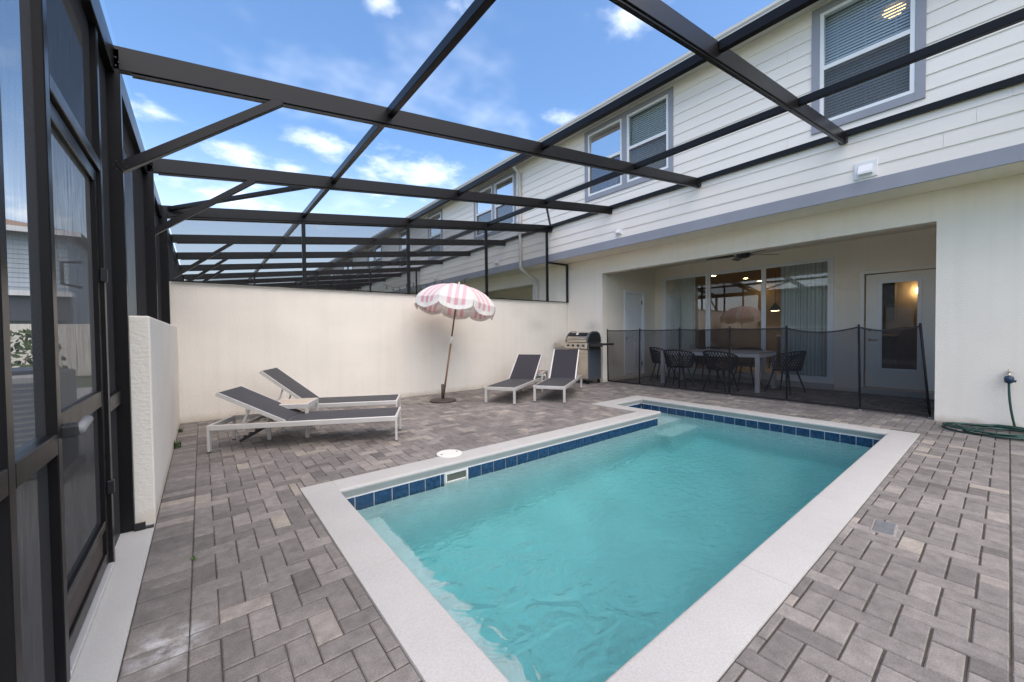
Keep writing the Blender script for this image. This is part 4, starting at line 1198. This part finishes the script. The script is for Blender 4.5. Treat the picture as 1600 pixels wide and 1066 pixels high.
ac = thing('air_conditioner', 'grey air conditioning unit with louvres outside the screen wall', 'machine', (-1.35, 5.3, -.02))
build(box(-.38, .38, -.38, .38, 0.06, .92), 'casing', M['acwhite'], ac, bevel=.02)
build(box(-.42, .42, -.42, .42, 0, .06), 'pad', M['concrete'], ac)
for k in range(16):
    build(box(-.36, .36, -.392, -.381, .14+k*.046, .165+k*.046), 'louvre', M['darkgrey'], ac)
build(MB().lathe([(.34, .921), (.34, .95), (.30, .955), (.002, .957)], n=24), 'fan_grille', M['darkgrey'], ac)

# ================================================================== FURNITURE
# ---- sun loungers
LL, LW = 1.88, 0.56
def lounger(label, rear_mid, ang, back_deg, thin):
    """local +x runs from the head end to the foot end"""
    t = thing('sun_lounger', label, 'sun lounger', (rear_mid[0], rear_mid[1], 0), ang, 'aluminium sun loungers round the pool')
    w = LW/2; zt = .285; rh = .055; rw = .030
    fr = MB()
    fr.box(0, LL, -w, -w+rw, zt-rh, zt).box(0, LL, w-rw, w, zt-rh, zt).box(0, rw, -w+rw, w-rw, zt-rh, zt-.001).box(LL-rw, LL, -w+rw, w-rw, zt-rh, zt-.001).box(.70, .73, -w+rw, w-rw, zt-rh+.005, zt-.012).box(.30, .325, -w+rw, w-rw, zt-rh+.005, zt-.012)
    build(fr, 'frame', M['silver'], t, bevel=.004)
    for x in (.0, LL-.045):
        for s in (-1, 1):
            y0, y1 = (-w, -w+.044) if s < 0 else (w-.044, w)
            lg = build(box(x+(.001 if x < .1 else .020), x+(.025 if x < .1 else .044), y0+.001, y1-.001, .012, zt-rh-.0005), 'leg', M['silver'], t, bevel=.003)
            build(box(x+(.003 if x < .1 else .022), x+(.023 if x < .1 else .042), y0+.004, y1-.004, 0, .0115), 'foot', M['black'], lg)
    # seat sling from the pivot to the foot end
    build(box(.745, LL-rw+.002, -w+rw-.004, w-rw+.004, zt-.006, zt+.004), 'seat_sling', M['sling'], t, bevel=.003)
    # backrest
    bk = put('backrest', None, None, t, (.735, 0, zt-.002)); bk.rotation_euler = (0, R(back_deg), 0)
    bl_ = .72; bwid = w-rw-.004
    b = MB().box(-bl_, 0, -bwid-.022, -bwid, -.026, .012).box(-bl_, 0, bwid, bwid+.022, -.026, .012).tube([(-bl_+.012, -bwid, -.004), (-bl_+.012, bwid, -.004)], .011, 10).tube([(-.012, -bwid, -.004), (-.012, bwid, -.004)], .011, 10)
    build(b, 'back_frame', M['silver'], bk, bevel=.0)
    build(box(-bl_+.006, -.004, -bwid, bwid, .006, .012), 'back_sling', M['slingthin'] if thin else M['sling'], bk)
    # ratchet stay under the backrest
    xm = .735-math.cos(R(back_deg))*.40; zm = zt+math.sin(R(back_deg))*.40-.03
    for s in (-1, 1):
        st_ = MB().bar((xm, s*(bwid-.03), zm), (xm-.10, s*(bwid-.03), .20), .012, .02)
        build(st_, 'stay', M['silver'], t)
        rk = MB().bar((.55, s*(bwid-.05), .245), (.27, s*(bwid-.05), .085), .010, .028)
        for q in range(4):
            f_ = .2+.2*q
            rk.box(.55-.28*f_-.02, .55-.28*f_+.012, s*(bwid-.05)-.006, s*(bwid-.05)+.006, .245-.16*f_-.005, .245-.16*f_+.03)
        build(rk, 'ratchet', M['silver'] if s > 0 else M['black'], t)
    return t
a_ang = math.atan2(-.85, 1.675)
perpA = Vector((math.sin(-a_ang), math.cos(a_ang), 0))
A_mid = Vector((.016, 5.074, 0)) + Vector((-math.sin(a_ang), math.cos(a_ang), 0))*LW/2
lounger('grey sling sun lounger with low back, nearest the low wall and pool', A_mid, a_ang, 27, False)
B_mid = Vector((.55, 6.32, 0))
lounger('grey sling sun lounger behind the slatted table, against the cream wall', B_mid, a_ang, 39, False)
def from_front(fl, ang):   # front-left foot, heading towards the head end
    d = Vector((math.cos(ang), math.sin(ang), 0)); r_ = Vector((d.y, -d.x, 0))
    mid = Vector((fl[0], fl[1], 0)) + r_*LW/2
    return mid + d*LL, ang+math.pi
m_, a_ = from_front((3.765, 5.54), R(31.5))
lounger('dark mesh sun lounger with raised back beside the umbrella base', m_, a_, 39, True)
m_, a_ = from_front((4.468, 5.08), R(33))
lounger('dark mesh sun lounger with upright back in front of the grill', m_, a_, 50, True)
# ---- little slatted tables
def side_table(label, x, y, rz, topm):
    t = thing('side_table', label, 'table', (x, y, 0), rz, 'slatted side tables between loungers')
    s = .22; h = .40
    build(MB().box(-s, s, -s, -s+.03, h-.055, h).box(-s, s, s-.03, s, h-.055, h).box(-s, -s+.03, -s+.03, s-.03, h-.055, h).box(s-.03, s, -s+.03, s-.03, h-.055, h), 'apron', M['silver'], t, bevel=.003)
    for k in range(6):
        y0 = -s+.034+k*.0625
        build(box(-s+.032, s-.032, y0, y0+.056, h-.018, h+.002), 'slat', topm, t, bevel=.003)
    for sx in (-1, 1):
        for sy in (-1, 1):
            build(box(sx*s-.0 if sx < 0 else s-.035, sx*s+.035 if sx < 0 else s, sy*s if sy < 0 else s-.035, sy*s+.035 if sy < 0 else s, 0, h-.056), 'leg', M['silver'], t, bevel=.003)
    return t
side_table('small tan slatted side table between the two left loungers', .86, 5.36, a_ang, M['plasticwood'])
side_table('small brown slatted side table between the two mesh loungers', 5.42, 6.10, R(33), M['wood'])

# ---- umbrella
ub_ = thing('umbrella_base', 'round brown iron umbrella base on the pavers', 'base', (3.333, 6.214, 0))
build(MB().lathe([(.19, 0), (.225, .004), (.23, .018), (.215, .034), (.12, .045), (.05, .052), (.002, .052)], n=40), 'plate', M['iron'], ub_, smooth=True)
build(MB().tube([(0, 0, .05), (0, 0, .30)], .026, 14), 'sleeve', M['iron'], ub_, smooth=True)
build(MB().tube([(.024, 0, .25), (.055, 0, .25)], [.008, .016], 10), 'clamp_knob', M['iron'], ub_, smooth=True)
um = thing('beach_umbrella', 'pink and white striped umbrella with fringe and wooden pole', 'umbrella', (3.333, 6.214, 0))
TILT = math.atan2(.36, 2.08)
axis = Vector((math.sin(TILT), 0, math.cos(TILT)))
um.rotation_euler = (0, TILT, 0)
H_ = 2.11/math.cos(TILT)*.985
build(MB().tube([(0, 0, .06), (0, 0, 1.05)], .0165, 12), 'pole', M['pole'], um, smooth=True)
build(MB().tube([(0, 0, 1.03), (0, 0, 1.16)], .020, 12), 'pole_joint', M['plasticwhite'], um, smooth=True)
build(MB().tube([(.018, 0, 1.10), (.045, -.01, 1.085)], .009, 8), 'joint_screw', M['plasticwhite'], um)
build(MB().tube([(0, 0, 1.155), (0, 0, H_)], .0150, 12), 'pole', M['pole'], um, smooth=True)
build(MB().lathe([(.018, H_-.02), (.02, H_+.01), (.010, H_+.03), (.012, H_+.05), (.002, H_+.06)], n=12), 'finial', M['plasticwhite'], um, smooth=True)
RC, DC = .735, .345
cam_az = math.atan2(-6.2, -3.6)
NP = 8
def rib_pt(t):   # radius and drop along a rib
    a = t*1.16
    return RC*math.sin(a)/math.sin(1.16), H_ - DC*(1-math.cos(a))/(1-math.cos(1.16))
NT, NS = 10, 10
def uv_mesh(name, grid, uvs):
    nr, nc = len(grid), len(grid[0])
    v = [p for row in grid for p in row]; f = []
    for i in range(nr-1):
        for j in range(nc-1):
            f.append((i*nc+j, i*nc+j+1, (i+1)*nc+j+1, (i+1)*nc+j))
    me = D.meshes.new(name); me.from_pydata(v, [], f)
    ul = me.uv_layers.new(name='UVMap')
    flat = [q for row in uvs for q in row]
    for l in me.loops: ul.data[l.index].uv = flat[l.vertex_index]
    for p in me.polygons: p.use_smooth = True
    return me
for k in range(NP):
    a0 = cam_az + (k-.5)*2*math.pi/NP; a1 = a0 + 2*math.pi/NP
    grid, uvs = [], []
    for i in range(NT+1):
        t = .02+.98*i/NT; r, z = rib_pt(t); row, ur = [], []
        p0 = Vector((r*math.cos(a0), r*math.sin(a0), z)); p1 = Vector((r*math.cos(a1), r*math.sin(a1), z))
        for j in range(NS+1):
            s = j/NS; p = p0.lerp(p1, s)
            sag = -.018*math.sin(math.pi*s)*t
            row.append((p.x, p.y, p.z+sag)); ur.append(((s-.5)*(p1-p0).length, t))
        grid.append(row); uvs.append(ur)
    pn = put('canopy_panel', uv_mesh('canopy_panel', grid, uvs), M['canopy'], um)
    # scalloped valance, white fringe below
    e0, e1 = grid[-1][0], grid[-1][-1]
    out_d = Vector((math.cos((a0+a1)/2), math.sin((a0+a1)/2), 0))
    def drop(s): return .045 + .085*(math.sin(math.pi*s))**.45
    g1, u1, g2, u2_ = [], [], [], []
    NV = 24
    rr = random.Random(k)
    for i in range(4):
        f_ = i/3; row, ur = [], []
        for j in range(NV+1):
            s = j/NV; p = Vector(e0).lerp(Vector(e1), s); p.z += -.018*math.sin(math.pi*s)
            wv = .012*math.sin(s*math.pi*3+k)*f_
            q = p + out_d*(.004+wv) - Vector((0, 0, drop(s)*f_))
            row.append(tuple(q)); ur.append(((s-.5)*(Vector(e1)-Vector(e0)).length, 0))
        g1.append(row); u1.append(ur)
    put('valance', uv_mesh('valance', g1, u1), M['valance'], pn)
    last = g1[-1]
    for i in range(3):
        row = []
        for j in range(NV+1):
            q = last[j]; jit = rr.uniform(-.004, .006) if i == 2 else 0
            row.append((q[0]+out_d.x*(.003+.004*i*math.sin(j*2.1)), q[1]+out_d.y*(.003+.004*i*math.sin(j*2.1)), q[2]+.016-.036*i+jit))
        g2.append(row)
    put('fringe', uv_mesh('fringe', g2, u1[:3]), M['fringe'], pn)
    # rib and strut below the fabric
    rb = MB().tube([(lambda q: (q[0]*math.cos(a0), q[0]*math.sin(a0), q[1]-.012))(rib_pt(t/8)) for t in range(0, 9)], .0035, 6)
    rib = build(rb, 'rib', M['plasticwhite'], um)
    q = rib_pt(.55)
    build(MB().tube([(.016*math.cos(a0), .016*math.sin(a0), H_-.38), (q[0]*math.cos(a0), q[0]*math.sin(a0), q[1]-.014)], .003, 6), 'strut', M['plasticwhite'], rib)

# ---- grill
gr_ = thing('gas_grill', 'stainless gas grill with black side panels against the house wall', 'grill', (0, 0, 0))
gy0_, gy1_ = 5.93, 6.55
cb = MB().box(6.90, 7.34, gy0_, gy1_, .10, .80)
build(cb, 'cabinet', M['darkgrey'], gr_, bevel=.006)
for a, b in ((gy0_+.012, (gy0_+gy1_)/2-.003), ((gy0_+gy1_)/2+.003, gy1_-.012)):
    dd = build(box(6.876, 6.899, a, b, .12, .70), 'cabinet_door', M['steel'], gr_, bevel=.004)
    yy = b-.05 if a < 6.2 else a+.05
    build(MB().tube([(6.876, yy, .60), (6.85, yy, .60), (6.85, yy, .42), (6.876, yy, .42)], .007, 8), 'handle', M['steel'], dd, smooth=True)
build(box(6.876, 6.899, gy0_+.012, gy1_-.012, .705, .79), 'drawer_front', M['steel'], gr_, bevel=.004)
for x in (6.93, 7.30):
    for y in (gy0_+.04, gy1_-.04):
        build(MB().tube([(x, y-.014, .045), (x, y+.014, .045)], .045, 14), 'caster', M['black'], gr_, smooth=False)
        build(box(x-.015, x+.015, y-.018, y+.018, .06, .10), 'caster_fork', M['blacksteel'], gr_)
pnl = build(MB().prism([(6.83, .80), (6.80, .82), (6.83, .945), (6.90, .945), (6.90, .80)], 'y', gy0_-.02, gy1_+.03), 'control_panel', M['steel'], gr_, bevel=.004)
for k in range(4):
    y = gy0_+.08+k*.155
    o = build(MB().lathe([(.030, 0), (.030, .006), (.022, .010), (.020, .034), (.002, .036)], n=18), 'knob', M['blacksteel'], pnl, smooth=True, loc=(6.816, y, .885)); o.rotation_euler = (0, -R(78), 0)
build(box(6.86, 7.34, gy0_, gy1_, .801, .95), 'firebox', M['blacksteel'], gr_, bevel=.01)
lp = [(6.855, .955), (6.862, 1.03), (6.90, 1.10), (6.96, 1.165), (7.05, 1.20), (7.20, 1.20), (7.29, 1.16), (7.33, 1.06), (7.335, .955)]
lid_ = build(MB().prism(lp, 'y', gy0_+.03, gy1_+.02), 'lid', M['steel'], gr_, bevel=.006)
lq = [(6.845, .953), (6.852, 1.035), (6.893, 1.108), (6.956, 1.175), (7.05, 1.212), (7.20, 1.212), (7.297, 1.168), (7.342, 1.06), (7.347, .953)]
for a, b in ((gy0_-.005, gy0_+.03), (gy1_+.02, gy1_+.05)):
    build(MB().prism(lq, 'y', a, b), 'lid_end', M['silver'] if False else M['darkgrey'], lid_, bevel=.006)
for a in (gy0_-.0055,):
    build(MB().prism([(6.875, .97), (6.885, 1.03), (6.92, 1.09), (6.975, 1.15), (7.05, 1.18), (7.20, 1.18), (7.27, 1.14), (7.31, 1.05), (7.315, .97)], 'y', a-.002, a+.001), 'lid_side_panel', M['black'], lid_)
build(MB().tube([(6.835, gy0_+.07, 1.04), (6.805, gy0_+.08, 1.04), (6.805, gy1_-.02, 1.04), (6.835, gy1_-.01, 1.04)], .014, 12), 'lid_handle', M['steel'], lid_, smooth=True)
wp = MB().prism([(6.888, 1.112), (6.948, 1.177), (6.952, 1.172), (6.893, 1.107)], 'y', gy0_+.05, gy1_)
build(wp, 'lid_band', M['black'], lid_)
o = build(MB().lathe([(.034, 0), (.034, .01), (.028, .014), (.002, .014)], n=20), 'thermometer', M['plasticwhite'], lid_, loc=(6.915, 6.27, 1.148)); o.rotation_euler = (0, -R(45), 0)
sh_r = build(box(6.90, 7.30, 5.52, gy0_-.022, .895, .935), 'side_shelf', M['black'], gr_, bevel=.006)
build(box(6.875, 6.899, 5.52, gy0_-.022, .865, .94), 'shelf_front', M['black'], gr_, bevel=.004)
build(box(6.88, 7.30, gy1_+.032, 6.98, .895, .935), 'side_shelf', M['steel'], gr_, bevel=.006)
build(box(6.855, 6.879, gy1_+.032, 6.98, .865, .94), 'shelf_front', M['steel'], gr_, bevel=.004)

# ---- pool safety fence
fe = thing('pool_fence', 'black mesh pool safety fence across the covered patio', 'fence', (0, 0, 0))
FP = [(7.60, 5.93, 7.60, 5.955), (7.60, 5.08, 7.60, 5.06), (7.60, 4.15, 7.60, 4.14), (7.60, 3.185, 7.60, 3.18), (7.60, 2.28, 7.60, 2.285), (7.58, 1.35, 7.60, 1.375), (7.61, .645, 7.60, .745)]
for bx, by, tx, ty in FP:
    build(MB().tube([(bx, by, 0), (tx, ty, 1.265)], .0145, 10), 'fence_post', M['black'], fe, smooth=True)
    build(MB().lathe([(.018, 0), (.02, .004), (.018, .010), (.002, .011)], (bx, by, 0), 12), 'deck_sleeve', M['silver'], fe)
SAG = (.012, .012, .014, .012, .075, .06)
for k in range(6):
    b0, b1 = FP[k], FP[k+1]
    n_ = 12; lo, hi = [], []
    for j in range(n_+1):
        t = j/n_
        lo.append(Vector((b0[0], b0[1], .02)).lerp(Vector((b1[0], b1[1], .02)), t)+Vector((-.016, 0, 0)))
        p = Vector((b0[2], b0[3], 1.225)).lerp(Vector((b1[2], b1[3], 1.225)), t)+Vector((-.016, 0, 0)); p.z -= SAG[k]*4*t*(1-t)
        hi.append(p)
    mb = MB()
    for j in range(n_): mb.quad(lo[j], lo[j+1], hi[j+1], hi[j])
    me = D.meshes.new('mesh_panel'); me.from_pydata(mb.v, [], mb.f); pn = put('mesh_panel', me, M['fence'], fe)
    hm = MB()
    for j in range(n_): hm.bar(hi[j], hi[j+1], .004, .022)
    build(hm, 'top_hem', M['black'], pn)
    hm = MB()
    for j in range(n_): hm.bar(lo[j]+Vector((0, 0, .012)), lo[j+1]+Vector((0, 0, .012)), .004, .028)
    build(hm, 'bottom_hem', M['black'], pn)

# ---- dining table and chairs
tb_ = thing('dining_table', 'grey topped white dining table under the covered patio', 'table', (8.72, 3.95, 0))
hx, hy = .45, 1.02
for k in range(5):
    x0 = -hx+k*(2*hx/5)
    build(box(x0+.002, x0+2*hx/5-.002, -hy, hy, .742, .770), 'top_board', M['tabletop'], tb_, bevel=.003)
build(MB().box(-hx+.01, -hx+.04, -hy+.07, hy-.07, .67, .741).box(hx-.04, hx-.01, -hy+.07, hy-.07, .67, .741).box(-hx+.07, hx-.07, -hy+.01, -hy+.04, .67, .741).box(-hx+.07, hx-.07, hy-.04, hy-.01, .67, .741), 'apron', M['tablewhite'], tb_)
for sx in (-1, 1):
    for sy in (-1, 1):
        x, y = sx*(hx-.04), sy*(hy-.04)
        build(box(x-.035, x+.035, y-.035, y+.035, 0, .741), 'leg', M['tablewhite'], tb_, bevel=.003)
def make_chair(label):
    t = thing('patio_chair', label, 'chair', (0, 0, 0), 0, 'black lattice chairs round the dining table')
    # local +x is the front
    AM = R(118)
    def sp(a, v):
        zt_ = .80-.15*(abs(a)/AM)**2.0
        z = .43+(zt_-.43)*v
        r = .225+.075*v**.8
        return Vector((-.02-math.cos(a)*r*(.98), math.sin(a)*r*1.02, z))
    sh_ = MB(); NB = 22; span = .62
    for fam in (-1, 1):
        for k in range(-6, NB+7):
            a_start = -AM+2*AM*k/NB; pts = []
            for j in range(7):
                v = j/6; a = a_start+fam*span*v
                if abs(a) <= AM+.02: pts.append(sp(max(-AM, min(AM, a)), v))
            if len(pts) > 1: sh_.tube(pts, .0085, 4, False)
    build(sh_, 'lattice_shell', M['chair'], t)
    rim = [sp(-AM+2*AM*j/28, 1.0) for j in range(29)]
    rim = [Vector((.17, -.21, .46))] + rim + [Vector((.17, .21, .46))]
    build(MB().tube(rim, .011, 8), 'rim', M['chair'], t, smooth=True)
    st = MB(); ring = []
    NSG = 24
    for q, (rx, z) in enumerate(((.02, .425), (.15, .428), (.225, .44), (.23, .425), (.02, .410))):
        for j in range(NSG):
            a = 2*math.pi*j/NSG; st.v.append((rx*math.cos(a)*.98-.01, rx*math.sin(a)*1.02, z))
    for q in range(4):
        for j in range(NSG):
            st.f.append((q*NSG+j, q*NSG+(j+1) % NSG, (q+1)*NSG+(j+1) % NSG, (q+1)*NSG+j))
    st.f.append(tuple(range(NSG)))
    build(st, 'seat', M['chair'], t, smooth=True)
    for sx in (-1, 1):
        for sy in (-1, 1):
            build(MB().tube([(sx*.13, sy*.13, .42), (sx*.235, sy*.225, 0)], [.017, .010], 8), 'leg', M['chair'], t, smooth=True)
    return t
spots = [(8.02, 4.38, 8, 'black lattice chair on the pool side of the table, nearer the grill'), (8.04, 3.53, -6, 'black lattice chair on the pool side of the table, nearer the patio door'),
         (8.75, 5.18, -78, 'black lattice chair at the table end near the panelled door'), (8.72, 2.64, 75, 'black lattice chair at the table end near the patio door'),
         (9.30, 4.42, 176, 'black lattice chair behind the table in front of the left pane'), (9.30, 3.55, 184, 'black lattice chair behind the table in front of the middle pane')]
proto = make_chair(spots[0][3])
for k, (x, y, a, lb) in enumerate(spots):
    c = proto if k == 0 else copy_tree(proto)
    c.location = (x, y, 0); c.rotation_euler = (0, 0, R(a)); c['label'] = lb

# ---- tap, timer and hose
tp = thing('hose_tap', 'brass garden tap with blue timer on the house wall', 'tap', (FX, -.005, .66))
build(MB().tube([(0, 0, 0), (-.05, 0, 0), (-.075, 0, -.03)], .014, 10), 'spout', M['brass'], tp, smooth=True)
o = build(MB().lathe([(.028, 0), (.030, .004), (.008, .012), (.007, .03), (.002, .03)], n=12), 'tap_wheel', M['brass'], tp, loc=(-.05, 0, .02))
build(MB().lathe([(.002, -.03), (.032, -.035), (.040, -.06), (.036, -.10), (.020, -.115), (.002, -.115)], (-.075, 0, 0), 20), 'timer', M['timer'], tp, smooth=True)
build(MB().tube([(-.075, -.02, -.08), (-.085, -.05, -.09)], .014, 8), 'outlet', M['timer'], tp, smooth=True)
hp = []
hx0, hy0, hz0 = FX-.075, -.005, .545
for k in range(13):
    t = k/12
    hp.append((hx0-.03*math.sin(t*2.5), hy0-.05*t*t, hz0-(hz0-.03)*t))
rg = random.Random(5)
nl = 6
for k in range(nl*26):
    t = k/26; a = -2*math.pi*t - .6
    f_ = 1-.09*(t % 3)+.10*math.sin(t*1.7)+.05*math.sin(t*9.3)
    cx_, cy_ = 6.98+.05*math.sin(t*2.1), .06+.08*math.cos(t*1.3)
    rx_, ry_ = .30*f_, .36*f_
    z_ = .012+.010*int(t)*.9+.006*math.sin(a*2+t)
    ramp = min(1, k/14)
    p = (cx_+rx_*math.cos(a+.5), cy_+ry_*math.sin(a+.5), z_)
    q = hp[12]
    hp.append(tuple(q[i_]*(1-ramp)+p[i_]*ramp for i_ in range(3)))
tag(build(MB().tube(hp, .0105, 8), 'garden_hose', M['hose'], smooth=True), 'green garden hose coiled on the pavers below the tap', 'hose')

# ---- weeds in the joints
def weed(label, x, y, n, h, seed):
    r_ = random.Random(seed); mb = MB()
    for k in range(n):
        a = r_.uniform(0, 6.28); l = h*r_.uniform(.5, 1); lean = r_.uniform(.2, .9)
        p = Vector((r_.gauss(0, .012), r_.gauss(0, .02), 0)); d = Vector((math.cos(a)*lean, math.sin(a)*lean, 1)).normalized(); s = d.cross(Vector((0, 0, 1))).normalized()*.005
        m1 = p+d*l*.6; m2 = p+d*l+Vector((math.cos(a), math.sin(a), -.3))*l*.25
        mb.quad(p-s, p+s, m1+s*1.3, m1-s*1.3); mb.quad(m1-s*1.3, m1+s*1.3, m2+s*.1, m2-s*.1)
    me = D.meshes.new('weed'); me.from_pydata(mb.v, [], mb.f)
    tag(put('weed', me, M['leaf'], None, (x, y, 0)), label, 'plant', 'weeds in the paver joints')
weed('little weed at the foot of the low wall near its far corner', -.235, 6.45, 14, .07, 1)
weed('larger weed at the foot of the low wall beside the lounger', -.235, 5.55, 26, .10, 2)
weed('tiny weed in a paver joint near the gate', -.062, 2.72, 7, .022, 4)
